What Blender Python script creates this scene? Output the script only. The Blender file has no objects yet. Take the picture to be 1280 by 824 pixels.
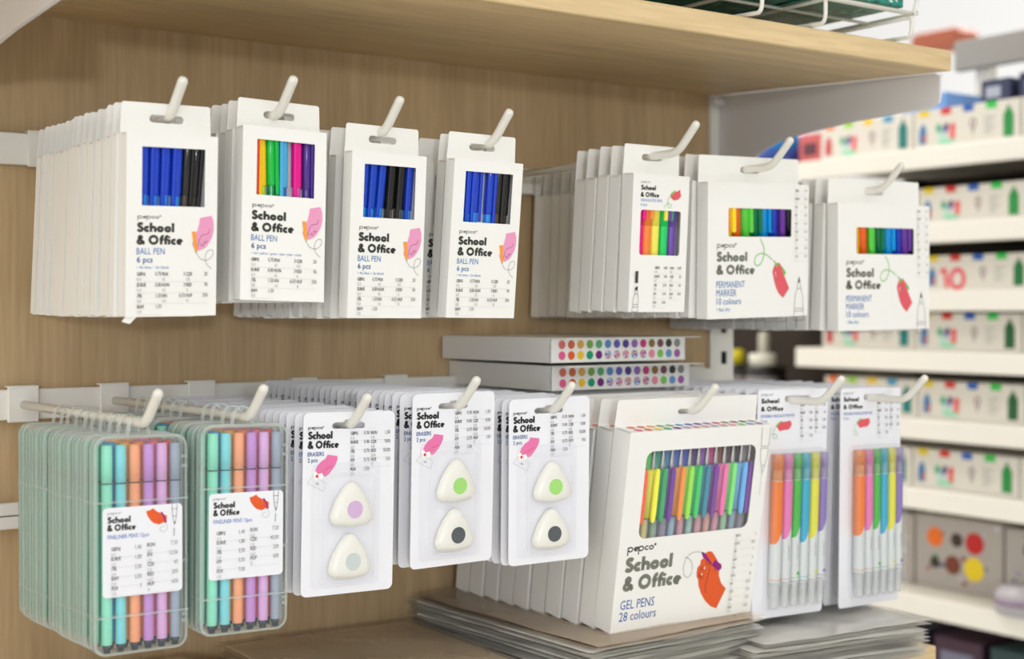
import bpy, math, random
from mathutils import Vector, Matrix, Euler
from mathutils.geometry import tessellate_polygon
C = bpy.context.scene.collection
S = bpy.context.scene
PI = math.pi
rnd = random.Random(7)

# ---------------------------------------------------------------- camera
cam = bpy.data.cameras.new('camera'); camo = bpy.data.objects.new('camera', cam); C.objects.link(camo)
YAW = math.radians(35.0); PIT = math.atan(22 / 1778)
camo.location = (0, -1.406, 1.35)
camo.rotation_euler = (PI / 2 - PIT, 0, -YAW)
cam.lens = 50.0; cam.sensor_width = 36.0; cam.clip_start = 0.05
cam.dof.use_dof = True; cam.dof.focus_distance = 1.30; cam.dof.aperture_fstop = 4.4
S.camera = camo

# ---------------------------------------------------------------- light and exposure
S.view_settings.view_transform = 'Standard'; S.view_settings.look = 'None'
S.view_settings.gamma = 1.0; S.view_settings.use_curve_mapping = False
S.view_settings.exposure = -0.86
WORLD_STRENGTH = 0.85
WORLD_LEFT = 2.7
WORLD_RIGHT = 1.75
NEAR_WATTS = 5.0
MID_WATTS = 12.0
ADDED_PENDANT_WATTS = 165.0
FAR_WATTS = 62.0
wd = bpy.data.worlds.new('world'); S.world = wd; wd.use_nodes = True
wd.node_tree.nodes['Background'].inputs[0].default_value = (1.0, 0.985, 0.96, 1)
_n = wd.node_tree.nodes; _l = wd.node_tree.links.new
_tc0 = _n.new('ShaderNodeTexCoord'); _sx = _n.new('ShaderNodeSeparateXYZ'); _l(_tc0.outputs['Generated'], _sx.inputs[0])
_mr = _n.new('ShaderNodeMapRange')                      # world brightened on the left, added fill for the left-facing sides
_mr.inputs['From Min'].default_value = 0.25; _mr.inputs['From Max'].default_value = -0.95
_mr.inputs['To Min'].default_value = WORLD_STRENGTH; _mr.inputs['To Max'].default_value = WORLD_LEFT
_l(_sx.outputs['X'], _mr.inputs['Value'])
_m2 = _n.new('ShaderNodeMapRange'); _m2.inputs['From Min'].default_value = 0.45; _m2.inputs['From Max'].default_value = 0.8
_m2.inputs['To Min'].default_value = 0.0; _m2.inputs['To Max'].default_value = WORLD_RIGHT - WORLD_STRENGTH
_l(_sx.outputs['X'], _m2.inputs['Value'])
_ad = _n.new('ShaderNodeMath'); _ad.operation = 'ADD'; _l(_mr.outputs['Result'], _ad.inputs[0]); _l(_m2.outputs['Result'], _ad.inputs[1])
_l(_ad.outputs[0], _n['Background'].inputs[1])
S.cycles.use_denoising = True
S.cycles.transparent_max_bounces = 40
S.cycles.max_bounces = 8
S.cycles.sample_clamp_indirect = 6.0

# ---------------------------------------------------------------- materials
def mat(name, col, rough=0.5, alpha=1.0, spec=0.5, metal=0.0, emit=0.0, trans=0.0):
    m = bpy.data.materials.new(name); m.use_nodes = True
    b = m.node_tree.nodes['Principled BSDF']
    b.inputs['Base Color'].default_value = (*col, 1)
    b.inputs['Roughness'].default_value = rough
    b.inputs['Alpha'].default_value = alpha
    b.inputs['Specular IOR Level'].default_value = spec
    b.inputs['Metallic'].default_value = metal
    b.inputs['Transmission Weight'].default_value = trans
    if emit:
        b.inputs['Emission Color'].default_value = (*col, 1)
        b.inputs['Emission Strength'].default_value = emit
    return m
def srgb(r, g, b):
    f = lambda c: (c / 255 / 12.92) if c / 255 <= 0.04045 else ((c / 255 + 0.055) / 1.055) ** 2.4
    return (f(r), f(g), f(b))
def tweak_noise(m, scale, amount, sx=1, sy=1, sz=1, detail=4, bump=0.0):
    """gentle procedural variation of the base colour along object axes"""
    nt = m.node_tree; b = nt.nodes['Principled BSDF']
    col = tuple(b.inputs['Base Color'].default_value)
    tc = nt.nodes.new('ShaderNodeTexCoord'); mp = nt.nodes.new('ShaderNodeMapping')
    mp.inputs['Scale'].default_value = (sx, sy, sz)
    nz = nt.nodes.new('ShaderNodeTexNoise'); nz.inputs['Scale'].default_value = scale
    nz.inputs['Detail'].default_value = detail
    rp = nt.nodes.new('ShaderNodeValToRGB')
    rp.color_ramp.elements[0].position = 0.3; rp.color_ramp.elements[1].position = 0.7
    rp.color_ramp.elements[0].color = tuple(c * (1 - amount) for c in col[:3]) + (1,)
    rp.color_ramp.elements[1].color = tuple(min(1, c * (1 + amount)) for c in col[:3]) + (1,)
    L = nt.links.new
    L(tc.outputs['Object'], mp.inputs['Vector']); L(mp.outputs['Vector'], nz.inputs['Vector'])
    L(nz.outputs['Fac'], rp.inputs['Fac']); L(rp.outputs['Color'], b.inputs['Base Color'])
    if bump:
        bp = nt.nodes.new('ShaderNodeBump'); bp.inputs['Strength'].default_value = bump; bp.inputs['Distance'].default_value = 0.002
        L(nz.outputs['Fac'], bp.inputs['Height']); L(bp.outputs['Normal'], b.inputs['Normal'])
    return m
def wood(name, col, sx, sy, sz):
    m = mat(name, col, 0.42, spec=0.35)
    nt = m.node_tree; b = nt.nodes['Principled BSDF']; L = nt.links.new
    tc = nt.nodes.new('ShaderNodeTexCoord'); mp = nt.nodes.new('ShaderNodeMapping')
    mp.inputs['Scale'].default_value = (sx, sy, sz); L(tc.outputs['Object'], mp.inputs['Vector'])
    n1 = nt.nodes.new('ShaderNodeTexNoise'); n1.inputs['Scale'].default_value = 5; n1.inputs['Detail'].default_value = 6; n1.inputs['Distortion'].default_value = 0.6
    n2 = nt.nodes.new('ShaderNodeTexNoise'); n2.inputs['Scale'].default_value = 26; n2.inputs['Detail'].default_value = 5
    L(mp.outputs['Vector'], n1.inputs['Vector']); L(mp.outputs['Vector'], n2.inputs['Vector'])
    mx = nt.nodes.new('ShaderNodeMath'); mx.operation = 'MULTIPLY_ADD'; mx.inputs[1].default_value = 0.45
    L(n2.outputs['Fac'], mx.inputs[0]); 
    m2 = nt.nodes.new('ShaderNodeMath'); m2.operation = 'MULTIPLY'; m2.inputs[1].default_value = 0.55
    L(n1.outputs['Fac'], m2.inputs[0]); L(m2.outputs[0], mx.inputs[2])
    rp = nt.nodes.new('ShaderNodeValToRGB')
    rp.color_ramp.elements[0].position = 0.36; rp.color_ramp.elements[1].position = 0.64
    rp.color_ramp.elements[0].color = (col[0] * .85, col[1] * .83, col[2] * .80, 1)
    rp.color_ramp.elements[1].color = (min(1, col[0] * 1.13), min(1, col[1] * 1.14), min(1, col[2] * 1.16), 1)
    L(mx.outputs[0], rp.inputs['Fac']); L(rp.outputs['Color'], b.inputs['Base Color'])
    return m
BEECH = srgb(220, 194, 148)
M = dict(
    wood_v=wood('beech laminate upright grain', srgb(202, 175, 135), 9, 9, 0.55),
    wood_h=wood('beech laminate long grain', BEECH, 0.7, 9, 9),
    metal=mat('white painted steel', srgb(246, 246, 240), 0.35),
    metal_g=mat('grey painted steel', srgb(226, 226, 228), 0.4),
    hook=mat('white coated wire', srgb(236, 235, 226), 0.28),
    hole=mat('slot shade black', (0.012, 0.012, 0.012), 0.9),
    carton=mat('white carton board', srgb(247, 247, 243), 0.55, spec=0.3),
    bgcarton=mat('creamy carton board', srgb(219, 214, 202), 0.55),
    kraft=mat('raw board edge', srgb(214, 190, 160), 0.8),
    card=mat('white coated card', srgb(243, 244, 250), 0.4, spec=0.4),
    tint=mat('pale lavender print', srgb(235, 236, 244), 0.4),
    ink=mat('charcoal ink', srgb(58, 60, 54), 0.6),
    ink_b=mat('black ink', srgb(36, 36, 36), 0.6),
    ink_w=mat('warm grey ink', srgb(122, 124, 114), 0.6),
    ink_g=mat('grey ink', srgb(132, 134, 130), 0.6),
    ink_l=mat('light grey ink', srgb(176, 178, 174), 0.6),
    blue=mat('blue ink', srgb(56, 118, 190), 0.6),
    navy=mat('navy ink', srgb(46, 90, 168), 0.6),
    pink=mat('pink print', srgb(240, 160, 200), 0.6),
    pink_d=mat('deep pink print', srgb(236, 120, 176), 0.6),
    red=mat('red print', srgb(222, 60, 60), 0.6),
    coral=mat('coral print', srgb(232, 92, 104), 0.6),
    orange=mat('orange print', srgb(232, 92, 34), 0.6),
    amber=mat('amber print', srgb(248, 164, 44), 0.6),
    green=mat('green print', srgb(110, 196, 84), 0.6),
    purple=mat('purple print', srgb(150, 20, 130), 0.6),
    white=mat('white print', srgb(250, 250, 250), 0.6),
    case=mat('clear case plastic', srgb(232, 240, 236), 0.15, alpha=0.08),
    case_side=mat('frosted case wall', srgb(216, 224, 216), 0.3, alpha=0.42),
    case_rim=mat('thick clear plastic', srgb(228, 240, 236), 0.15, alpha=0.30),
    film=mat('clear film', (1, 1, 1), 0.08, alpha=0.04),
    blister=mat('clear blister', (0.96, 0.96, 1.0), 0.1, alpha=0.11),
    blister_rim=mat('blister fold', (0.97, 0.97, 1.0), 0.12, alpha=0.18),
    rubber=mat('white eraser', srgb(240, 240, 232), 0.25, spec=0.6),
    steel=mat('pen tip metal', srgb(190, 190, 192), 0.22, metal=0.9),
    barrel=mat('clear pen barrel', srgb(225, 228, 226), 0.12, alpha=0.32),
    plug=mat('dark end plug', srgb(46, 54, 68), 0.5),
    white_pl=mat('white pen plastic', srgb(216, 222, 222), 0.3),
)
def pl(r, g, b, rough=0.16, alpha=1.0):
    k = 'pl%d_%d_%d_%d' % (r, g, b, int(alpha * 100))
    if k not in M: M[k] = mat('plastic %d %d %d' % (r, g, b) + ('' if alpha == 1 else ' clear'), srgb(r, g, b), rough, alpha=alpha)
    return M[k]
def inkc(r, g, b):
    k = 'in%d_%d_%d' % (r, g, b)
    if k not in M: M[k] = mat('print %d %d %d' % (r, g, b), srgb(r, g, b), 0.6)
    return M[k]

# ---------------------------------------------------------------- mesh builder
def sm(pts, n=6, closed=False):
    """Catmull-Rom through 2-D or 3-D points"""
    P = [Vector(p) for p in pts]; out = []
    N = len(P); segs = N if closed else N - 1
    for i in range(segs):
        p0 = P[(i - 1) % N] if closed or i > 0 else P[0] * 2 - P[1]
        p1 = P[i]; p2 = P[(i + 1) % N]
        p3 = P[(i + 2) % N] if closed or i + 2 < N else P[N - 1] * 2 - P[N - 2]
        for k in range(n):
            t = k / n
            out.append(0.5 * ((2 * p1) + (p2 - p0) * t + (2 * p0 - 5 * p1 + 4 * p2 - p3) * t * t + (3 * p1 - p0 - 3 * p2 + p3) * t ** 3))
    if not closed: out.append(P[-1])
    return [tuple(p) for p in out]
def rrect(x0, x1, z0, z1, r, n=6):
    o = []
    for cx, cz, a in ((x1 - r, z1 - r, 0), (x0 + r, z1 - r, 90), (x0 + r, z0 + r, 180), (x1 - r, z0 + r, 270)):
        for k in range(n + 1):
            t = math.radians(a + 90 * k / n); o.append((cx + r * math.cos(t), cz + r * math.sin(t)))
    return o
def ell(cx, cz, rx, rz, n=24):
    return [(cx + rx * math.cos(2 * PI * k / n), cz + rz * math.sin(2 * PI * k / n)) for k in range(n)]

class MB:
    def __init__(s): s.v = []; s.f = []; s.m = []; s.sm = []; s.mats = []; s.X = Matrix.Identity(4)
    def mi(s, m):
        if m not in s.mats: s.mats.append(m)
        return s.mats.index(m)
    def add(s, vs, fs, m, smooth=False):
        b = len(s.v); i = s.mi(m)
        s.v += [tuple(s.X @ Vector(v)) for v in vs]
        for f in fs: s.f.append([b + k for k in f]); s.m.append(i); s.sm.append(smooth)
    def box(s, x0, x1, y0, y1, z0, z1, m):
        v = [(x, y, z) for x in (x0, x1) for y in (y0, y1) for z in (z0, z1)]
        s.add(v, [(0, 1, 3, 2), (4, 6, 7, 5), (0, 4, 5, 1), (2, 3, 7, 6), (0, 2, 6, 4), (1, 5, 7, 3)], m)
    def bbox(s, x0, x1, y0, y1, z0, z1, m, b=0.001):
        """box with chamfered edges"""
        s.prism_y(rrect(x0, x1, z0, z1, b, 2), [], y0 + b, y1 - b, m, cap=False)
        o = rrect(x0, x1, z0, z1, b, 2); i = rrect(x0 + b, x1 - b, z0 + b, z1 - b, b * .05, 2); n = len(o)
        for ya, yb in ((y0 + b, y0), (y1 - b, y1)):
            vs = [(p[0], ya, p[1]) for p in o] + [(p[0], yb, p[1]) for p in i]
            s.add(vs, [(k, (k + 1) % n, n + (k + 1) % n, n + k) for k in range(n)], m)
            s.poly(i, [], yb, m)
    def poly(s, outer, holes, y, m, smooth=False):
        """filled outline in the x-z plane at depth y"""
        loops = [[Vector((p[0], p[1], 0)) for p in l] for l in [outer] + holes]
        fl = [p for l in loops for p in l]
        tr = tessellate_polygon(loops)
        fs = []
        for a, b, c in tr:
            n = (fl[b] - fl[a]).cross(fl[c] - fl[a]).z
            if abs(n) < 1e-14: continue
            fs.append((a, b, c) if n > 0 else (a, c, b))
        s.add([(p.x, y, p.y) for p in fl], fs, m, smooth)
    def prism_y(s, outer, holes, y0, y1, m, cap=True, smooth=False):
        for l in [outer] + holes:
            n = len(l)
            s.add([(p[0], y0, p[1]) for p in l] + [(p[0], y1, p[1]) for p in l],
                  [(k, (k + 1) % n, n + (k + 1) % n, n + k) for k in range(n)], m, smooth)
        if cap:
            s.poly(outer, holes, y0, m); s.poly(outer, holes, y1, m)
    def tube(s, path, r, m, n=12, cap=True, rad=None):
        P = [Vector(p) for p in path]; vs = []; fs = []
        up = None
        for i, p in enumerate(P):
            d = (P[min(i + 1, len(P) - 1)] - P[max(i - 1, 0)]).normalized()
            if up is None:
                up = Vector((0, 0, 1)) if abs(d.z) < .9 else Vector((0, 1, 0))
            a = (up - d * up.dot(d)).normalized(); up = a; b = d.cross(a)
            rr = rad[i] if rad else r
            for k in range(n):
                t = 2 * PI * k / n; vs.append(tuple(p + (a * math.cos(t) + b * math.sin(t)) * rr))
        for i in range(len(P) - 1):
            for k in range(n):
                fs.append((i * n + k, i * n + (k + 1) % n, (i + 1) * n + (k + 1) % n, (i + 1) * n + k))
        if cap:
            fs.append(tuple(range(n))[::-1]); fs.append(tuple(range((len(P) - 1) * n, len(P) * n)))
        s.add(vs, fs, m, True)
    def lathe(s, prof, m, at=(0, 0, 0), n=16, sx=1, sy=1):
        """profile [(r, z)] turned about the vertical through at"""
        vs = []; fs = []
        for r, z in prof:
            for k in range(n):
                t = 2 * PI * k / n; vs.append((at[0] + r * sx * math.cos(t), at[1] + r * sy * math.sin(t), at[2] + z))
        for i in range(len(prof) - 1):
            for k in range(n):
                fs.append((i * n + k, i * n + (k + 1) % n, (i + 1) * n + (k + 1) % n, (i + 1) * n + k))
        fs.append(tuple(range(n))[::-1]); fs.append(tuple(range((len(prof) - 1) * n, len(prof) * n)))
        s.add(vs, fs, m, True)
    def ribbon(s, pts, w, m, y, closed=False):
        P = [Vector(p) for p in pts]; N = len(P); vs = []
        for i, p in enumerate(P):
            a = P[(i - 1) % N] if closed or i > 0 else None
            b = P[(i + 1) % N] if closed or i < N - 1 else None
            d1 = (p - a) if a is not None else (b - p); d2 = (b - p) if b is not None else (p - a)
            if d1.length < 1e-9: d1 = d2
            if d2.length < 1e-9: d2 = d1
            d1.normalize(); d2.normalize()
            n1 = Vector((-d1.y, d1.x)); n2 = Vector((-d2.y, d2.x)); n = (n1 + n2)
            n = n.normalized() if n.length > 1e-6 else n1
            k = max(0.5, n.dot(n1)); n = n * (w / 2 / k)
            vs += [(p.x + n.x, y, p.y + n.y), (p.x - n.x, y, p.y - n.y)]
        fs = [(2 * i, 2 * i + 1, 2 * i + 3, 2 * i + 2) for i in range(N - 1)]
        if closed: fs.append((2 * N - 2, 2 * N - 1, 1, 0))
        s.add(vs, fs, m)
    def build(s, name, parent=None, loc=None, rot=None, kind=None):
        me = bpy.data.meshes.new(name); me.from_pydata(s.v, [], s.f)
        for m in s.mats: me.materials.append(m)
        me.polygons.foreach_set('material_index', s.m); me.polygons.foreach_set('use_smooth', s.sm); me.update()
        o = bpy.data.objects.new(name, me); C.objects.link(o)
        if parent: o.parent = parent
        if loc is not None: o.location = loc
        if rot is not None: o.rotation_euler = rot
        if kind: o['kind'] = kind
        return o

def tag(o, label, cat, group=None):
    o['label'] = label; o['category'] = cat
    if group: o['group'] = group
    return o
def thing(name, loc=(0, 0, 0), rot=(0, 0, 0)):
    o = bpy.data.objects.new(name, None); o.empty_display_size = 0.01; C.objects.link(o)
    o.location = loc; o.rotation_euler = rot
    return o
def copy_tree(o, parent=None):
    c = o.copy(); C.objects.link(c)
    for k in ('kind',):
        pass
    if parent: c.parent = parent
    for ch in list(o.children): copy_tree(ch, c)
    return c
def structure(o): o['kind'] = 'structure'; return o

# ---------------------------------------------------------------- lettering
_tc = {}
def text_geo(t):
    if t not in _tc:
        cu = bpy.data.curves.new('lettering', 'FONT'); cu.body = t; cu.resolution_u = 2; cu.size = 1
        o = bpy.data.objects.new('lettering', cu); C.objects.link(o)
        dg = bpy.context.evaluated_depsgraph_get(); ev = o.evaluated_get(dg); me = ev.to_mesh()
        vs = [(v.co.x, v.co.y) for v in me.vertices]; fs = [tuple(p.vertices) for p in me.polygons]
        ev.to_mesh_clear(); bpy.data.objects.remove(o); bpy.data.curves.remove(cu)
        _tc[t] = (vs, fs)
    return _tc[t]
CAPH = None
def cap_height():
    global CAPH
    if CAPH is None:
        vs, _ = text_geo('H'); CAPH = max(v[1] for v in vs)
    return CAPH
def put_text(mb, t, x, z, cap, m, y, width=None, sx=0.62, align='L', bold=0.0):
    vs, fs = text_geo(t)
    if not vs: return
    k = cap / cap_height()
    x0 = min(v[0] for v in vs); x1 = max(v[0] for v in vs)
    kx = width / (x1 - x0) if width else k * sx
    off = x - x0 * kx if align == 'L' else x - x1 * kx
    reps = [(0, 0)] if not bold else [(-bold, 0), (bold, 0), (0, bold), (0, -bold)]
    for dx, dz in reps:
        mb.add([(off + v[0] * kx + dx, y, z + v[1] * k + dz) for v in vs], fs, m)
def arc(cx, cy, rx, ry, a0, a1, n=18):
    return [(cx + rx * math.cos(math.radians(a0 + (a1 - a0) * k / n)), cy + ry * math.sin(math.radians(a0 + (a1 - a0) * k / n))) for k in range(n + 1)]
GL = {   # heavy geometric letters as centre lines: (advance, strokes)
    'S': (.60, [sm([(.50, .78), (.38, .88), (.22, .87), (.13, .75), (.18, .61), (.32, .50), (.45, .38), (.46, .22), (.34, .11), (.18, .12), (.06, .24)], 5)]),
    'c': (.54, [arc(.31, .31, .2, .2, 48, 312)]),
    'h': (.64, [[(.11, 0), (.11, 1.0)], [(.11, .3)] + arc(.305, .35, .195, .17, 180, 0) + [(.50, 0)]]),
    'o': (.68, [arc(.32, .31, .21, .2, 0, 360)]),
    'l': (.28, [[(.11, 0), (.11, 1.0)]]),
    '&': (.86, [sm([(.72, .03), (.50, .28), (.25, .60), (.22, .79), (.34, .89), (.46, .80), (.42, .64), (.20, .46), (.10, .28), (.17, .13), (.34, .09), (.52, .20), (.66, .42)], 5)]),
    'O': (1.0, [arc(.47, .5, .36, .40, 0, 360, 28)]),
    'f': (.42, [sm([(.44, .90), (.32, .90), (.22, .78), (.20, .6)], 5) + [(.20, 0)], [(.04, .55), (.42, .55)]]),
    'i': (.28, [[(.11, 0), (.11, .60)]]),
    'e': (.60, [[(.13, .31), (.50, .31)], arc(.31, .31, .2, .2, 0, 305)]),
    'p': (.70, [[(.06, -.40), (.06, .60)], arc(.30, .31, .24, .25, 0, 360)]),
    'r': (.3, [arc(.12, .62, .07, .07, 0, 360, 10)]),
    ' ': (.26, []),
}
def heavy(mb, t, x, z, cap, width, m, y, w=.27, thin=False):
    strokes = []; a = 0
    for ch in t:
        adv, ss = GL[ch]
        for s_ in ss: strokes.append([(a + px, pz) for px, pz in s_])
        if ch == 'i': strokes.append(('dot', a + .11, .82))
        a += adv * (1 if not thin else .86)
    kx = width / a
    for s_ in strokes:
        if s_[0] == 'dot':
            mb.poly(ell(x + s_[1] * kx, z + s_[2] * cap, .13 * kx, .12 * cap, 14), [], y, m); continue
        mb.ribbon([(x + px * kx, z + pz * cap) for px, pz in s_], (kx + cap) / 2 * w, m, y)
def brand(mb, x, z, xh, width, m, y):
    heavy(mb, 'pepcor', x, z, xh / .62, width, m, y, w=.13, thin=True)

class Face:
    """prints on a pack front: u from the left edge, v down from the top edge, in millimetres"""
    def __init__(s, mb, W, H, y=0.0): s.mb = mb; s.W = W; s.H = H; s.y = y; s.k = 0
    def p(s, u, v): return (u / 1000 - s.W / 2, s.H - v / 1000)
    def d(s): s.k += 1; return s.y - 0.00016 - 0.00003 * s.k
    def title(s, u, v1, w1, v2, w2, cap1, cap2, m):
        y = s.d()
        heavy(s.mb, 'School', *s.p(u, v1), cap1 / 1000, w1 / 1000, m, y)
        heavy(s.mb, '& Office', *s.p(u - .2, v2), cap2 / 1000, w2 / 1000, m, y)
    def brand(s, u, v, w, xh, m): brand(s.mb, *s.p(u, v), xh / 1000, w / 1000, m, s.d())
    def text(s, t, u, v, cap, m, w=None, sx=.62, align='L', bold=0.0):
        put_text(s.mb, t, *s.p(u, v), cap / 1000, m, s.d(), None if w is None else w / 1000, sx, align, bold / 1000)
    def line(s, pts, w, m, smooth=True, closed=False):
        q = [s.p(*p) for p in (sm(pts, 6, closed) if smooth else pts)]
        s.mb.ribbon(q, w / 1000, m, s.d(), closed)
    def fill(s, pts, m, smooth=0, holes=()):
        q = [s.p(*p) for p in (sm(pts, smooth, True) if smooth else pts)]
        s.mb.poly(q, [], s.d(), m)
    def price(s, cells, cap=2.6, m1=None, m2=None):
        """cells: (u_left, u_right, v, name, value, sub)"""
        m1 = m1 or M['ink']; m2 = m2 or M['ink_g']
        for u0, u1, v, nm, val, sub in cells:
            s.text(nm, u0, v, cap, m1, sx=.70, bold=.05)
            s.text(val, u1, v, cap * 1.12, m1, sx=.72, align='R')
            if sub:
                s.text(sub, u0, v + cap * 1.5, cap * .86, m2, sx=.6)
                s.line([(u0, v + cap * 1.85), (u1, v + cap * 1.85)], .13, M['ink_l'], False)

# ---------------------------------------------------------------- pack bodies
def slot_loop(cx, cz, w, h, n=6): return rrect(cx - w / 2, cx + w / 2, cz - h / 2, cz + h / 2, h / 2 * .98, n)
BT = 0.0005
def carton_mesh(W, H, T, tab, slot, window=None, wr=0.001, slot_dz=None, rnd_top=0.0, inner=True):
    """folding carton with a hang tab: front face at y=0, base at z=0"""
    mb = MB(); m = M['carton']; x0, x1 = -W / 2, W / 2
    outer = [(x0, 0), (x1, 0), (x1, H), (x0, H)]
    hole = []
    if window:
        u0, u1, v0, v1 = window
        hole = [rrect(x0 + u0 / 1000, x0 + u1 / 1000, H - v1 / 1000, H - v0 / 1000, wr)]
    mb.prism_y(outer, hole, 0, BT, m)
    mb.box(x0, x0 + BT, BT, T, 0, H - .0006, m); mb.box(x1 - BT, x1, BT, T, 0, H - .0006, m)
    mb.box(x0, x1, BT, T, 0, BT, m)
    mb.box(x0 + .0012, x1 - .0012, BT, T, H - BT, H, m)          # the tuck flap leaves a slit at each end
    mb.box(x0 - .0, x0 + .0011, BT + .001, T * .75, H - .0016, H - .0011, M['kraft'])
    # rear panel with hang tab
    c = .0015
    bo = [(x0, 0), (x1, 0), (x1, H), (x1 - .001, H + tab - c), (x1 - .001 - c, H + tab), (x0 + .001 + c, H + tab), (x0 + .001, H + tab - c), (x0, H)]
    sd = slot_dz if slot_dz is not None else tab * .52
    mb.prism_y(bo, [slot_loop(0, H + sd, slot[0], slot[1])], T, T + BT * 1.4, m)
    if window and inner:
        mb.box(x0 + .002, x1 - .002, T - .0022, T - .0017, .003, H - .003, M['card'])
    return mb

def artwork_pencil_hand(F, ou=0, ov=0, k=1.0):
    f = lambda pts: [(ou + u * k, ov + v * k) for u, v in pts]
    F.fill(f([(62.4, 66), (72.4, 64), (74.4, 69), (74.6, 76), (73, 82), (69.5, 87.6), (67.2, 90.2), (62, 92.6), (57, 90), (55.9, 87), (57.5, 81.5), (60.4, 76), (61.8, 71)]), M['pink'])
    F.line(f([(55.4, 77.2), (58.9, 77.2), (60.6, 92.6), (59.5, 94.6), (58, 92.6)]), .1, M['amber'], False)
    F.fill(f([(55.4, 77.2), (58.9, 77.2), (60.8, 92.2), (57.9, 92.4)]), M['amber'])
    F.fill(f([(57.9, 92.4), (60.8, 92.2), (59.6, 95)]), M['kraft'])
    F.fill(f([(59.0, 94), (60.1, 93.9), (59.6, 95.2)]), M['ink_b'])
    F.line(f([(70.9, 75), (69.4, 78.6), (63.9, 80.3), (61.5, 86), (60.8, 89.5)]), .32, M['ink'])
    F.line(f([(69.2, 84.1), (67.5, 86.2), (66.8, 84.7), (65.2, 88.7), (63.8, 86.8), (63, 89)]), .3, M['ink'])
    F.line(f([(60.2, 95.4), (62.9, 98.8), (68, 100.2), (72.8, 97.6), (74.3, 93.5), (72.3, 91.5), (68.7, 93.6), (67.3, 98.7), (68.9, 103.7), (72.9, 107.1)]), .38, M['ink_g'])
def artwork_marker_outline(F, u, v, k, m):
    """felt tip drawn as an outline, tip up"""
    q = lambda pts: [(u + a * k, v + b * k) for a, b in pts]
    F.fill(q([(0, 0), (1.9, 7.2), (-1.9, 7.2)]), m)
    F.line(q([(-1.9, 7.2), (-2.9, 14), (2.9, 14), (1.9, 7.2)]), .45, m, False)
    F.line(q([(-2.9, 14), (-5.6, 20), (-6.6, 26), (-7, 36), (7, 36), (6.6, 26), (5.6, 20), (2.9, 14)]), .45, m, False)
    F.line(q([(-7, 36), (-7.2, 38.8), (7.2, 38.8), (7, 36)]), .45, m, False)
    F.line(q([(-7.2, 38.8), (-8, 49), (8, 49), (7.2, 38.8)]), .45, m, False)

BALL_W, BALL_H, BALL_T = .0775, .1455, .0134
def ball_mesh(variant):
    mb = carton_mesh(BALL_W, BALL_H, BALL_T, .0245, (.029, .0062), (12.9, 66.5, 10.8, 57.2), .0006, .0122)
    F = Face(mb, BALL_W, BALL_H)
    F.brand(9.3, 67.5, 20, 2.3, M['ink_g'])
    F.title(9.0, 77.9, 31.8, 87.8, 38.8, 7.3, 7.2, M['ink'])
    F.text('BALL PEN', 8.8, 95.7, 5.0, M['blue'], 23.5)
    F.text('6 pcs', 9.2, 102.2, 4.5, M['blue'], 13, bold=.08)
    F.text({0: '\u2022 4x blue \u2022 2x black', 1: '\u2022 red \u2022 yellow \u2022 green \u2022 blue \u2022 pink \u2022 violet'}[variant], 9.2, 107.1, 2.1, M['blue'], 27 if variant == 0 else 46)
    artwork_pencil_hand(F)
    r = [('GBP/\u00a3', '0,75', '0,13', 'PLN', '3', '0,5', 'CZK', '20', '3,33'), ('EUR/\u20ac', '0,80', '0,13', 'RON', '3', '0,5', 'RSD', '90', '15'),
         ('\u041b\u0412.', '1,50', '0,25', 'KN', '6,03', '1,01', 'HUF', '300', '50'), ('BAM', '1,50', '0,25')]
    for i, t in enumerate(r):
        v = 112.7 + 8.65 * i
        for c, (a, b) in enumerate(((9.2, 29.5), (30.4, 49.6), (50.7, 69.4))):
            if len(t) > 3 * c: F.price([(a, b, v, *t[3 * c:3 * c + 3])], 2.7)
    return mb
def ball_pen(parent, x, ztop, tilt, cap_c, body_c, clip_side, y=.0072):
    """capped ballpoint: clear-tinted barrel, cap with a clip, cap up"""
    r = .0046
    mb = MB()
    mb.lathe([(.0012, -.138), (.0036, -.128), (.0037, -.03), (.0037, -.02)], pl(*body_c), n=12)
    o = mb.build('ball_pen', parent, (x, y, ztop), (0, tilt, 0))
    mb = MB(); cm = pl(*cap_c)
    mb.lathe([(.0022, .002), (.0041, .0), (r, -.006), (r, -.0455), (r * .93, -.046)], cm, n=18)
    cx = clip_side * .0033
    mb.bbox(cx - .0015, cx + .0015, -.0062, -.0040, -.054, -.004, cm, .0005)
    mb.build('pen_cap', o)
    return o
BALL_SETS = {
    'b1': [((30, 70, 204), (44, 140, 245), -1)] * 4 + [((26, 26, 28), (70, 62, 54), 1)] * 2,
    'b3': [((24, 72, 196), (44, 150, 248), -1)] * 3 + [((28, 28, 28), (96, 86, 72), -1)] * 2 + [((24, 64, 190), (44, 150, 248), -1)],
    'b4': [((26, 72, 206), (44, 150, 248), 1)] * 2 + [((24, 66, 196), (44, 150, 248), 1)] * 2 + [((34, 32, 30), (86, 76, 64), 1), ((22, 22, 22), (70, 70, 66), -1)],
    'b2': [((222, 70, 40), (222, 70, 40), 1), ((250, 205, 20), (200, 225, 60), -1), ((10, 190, 70), (20, 150, 90), 1), ((75, 180, 230), (30, 120, 190), -1), ((240, 20, 150), (235, 90, 190), -1), ((74, 44, 140), (80, 60, 150), 1)],
}

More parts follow.
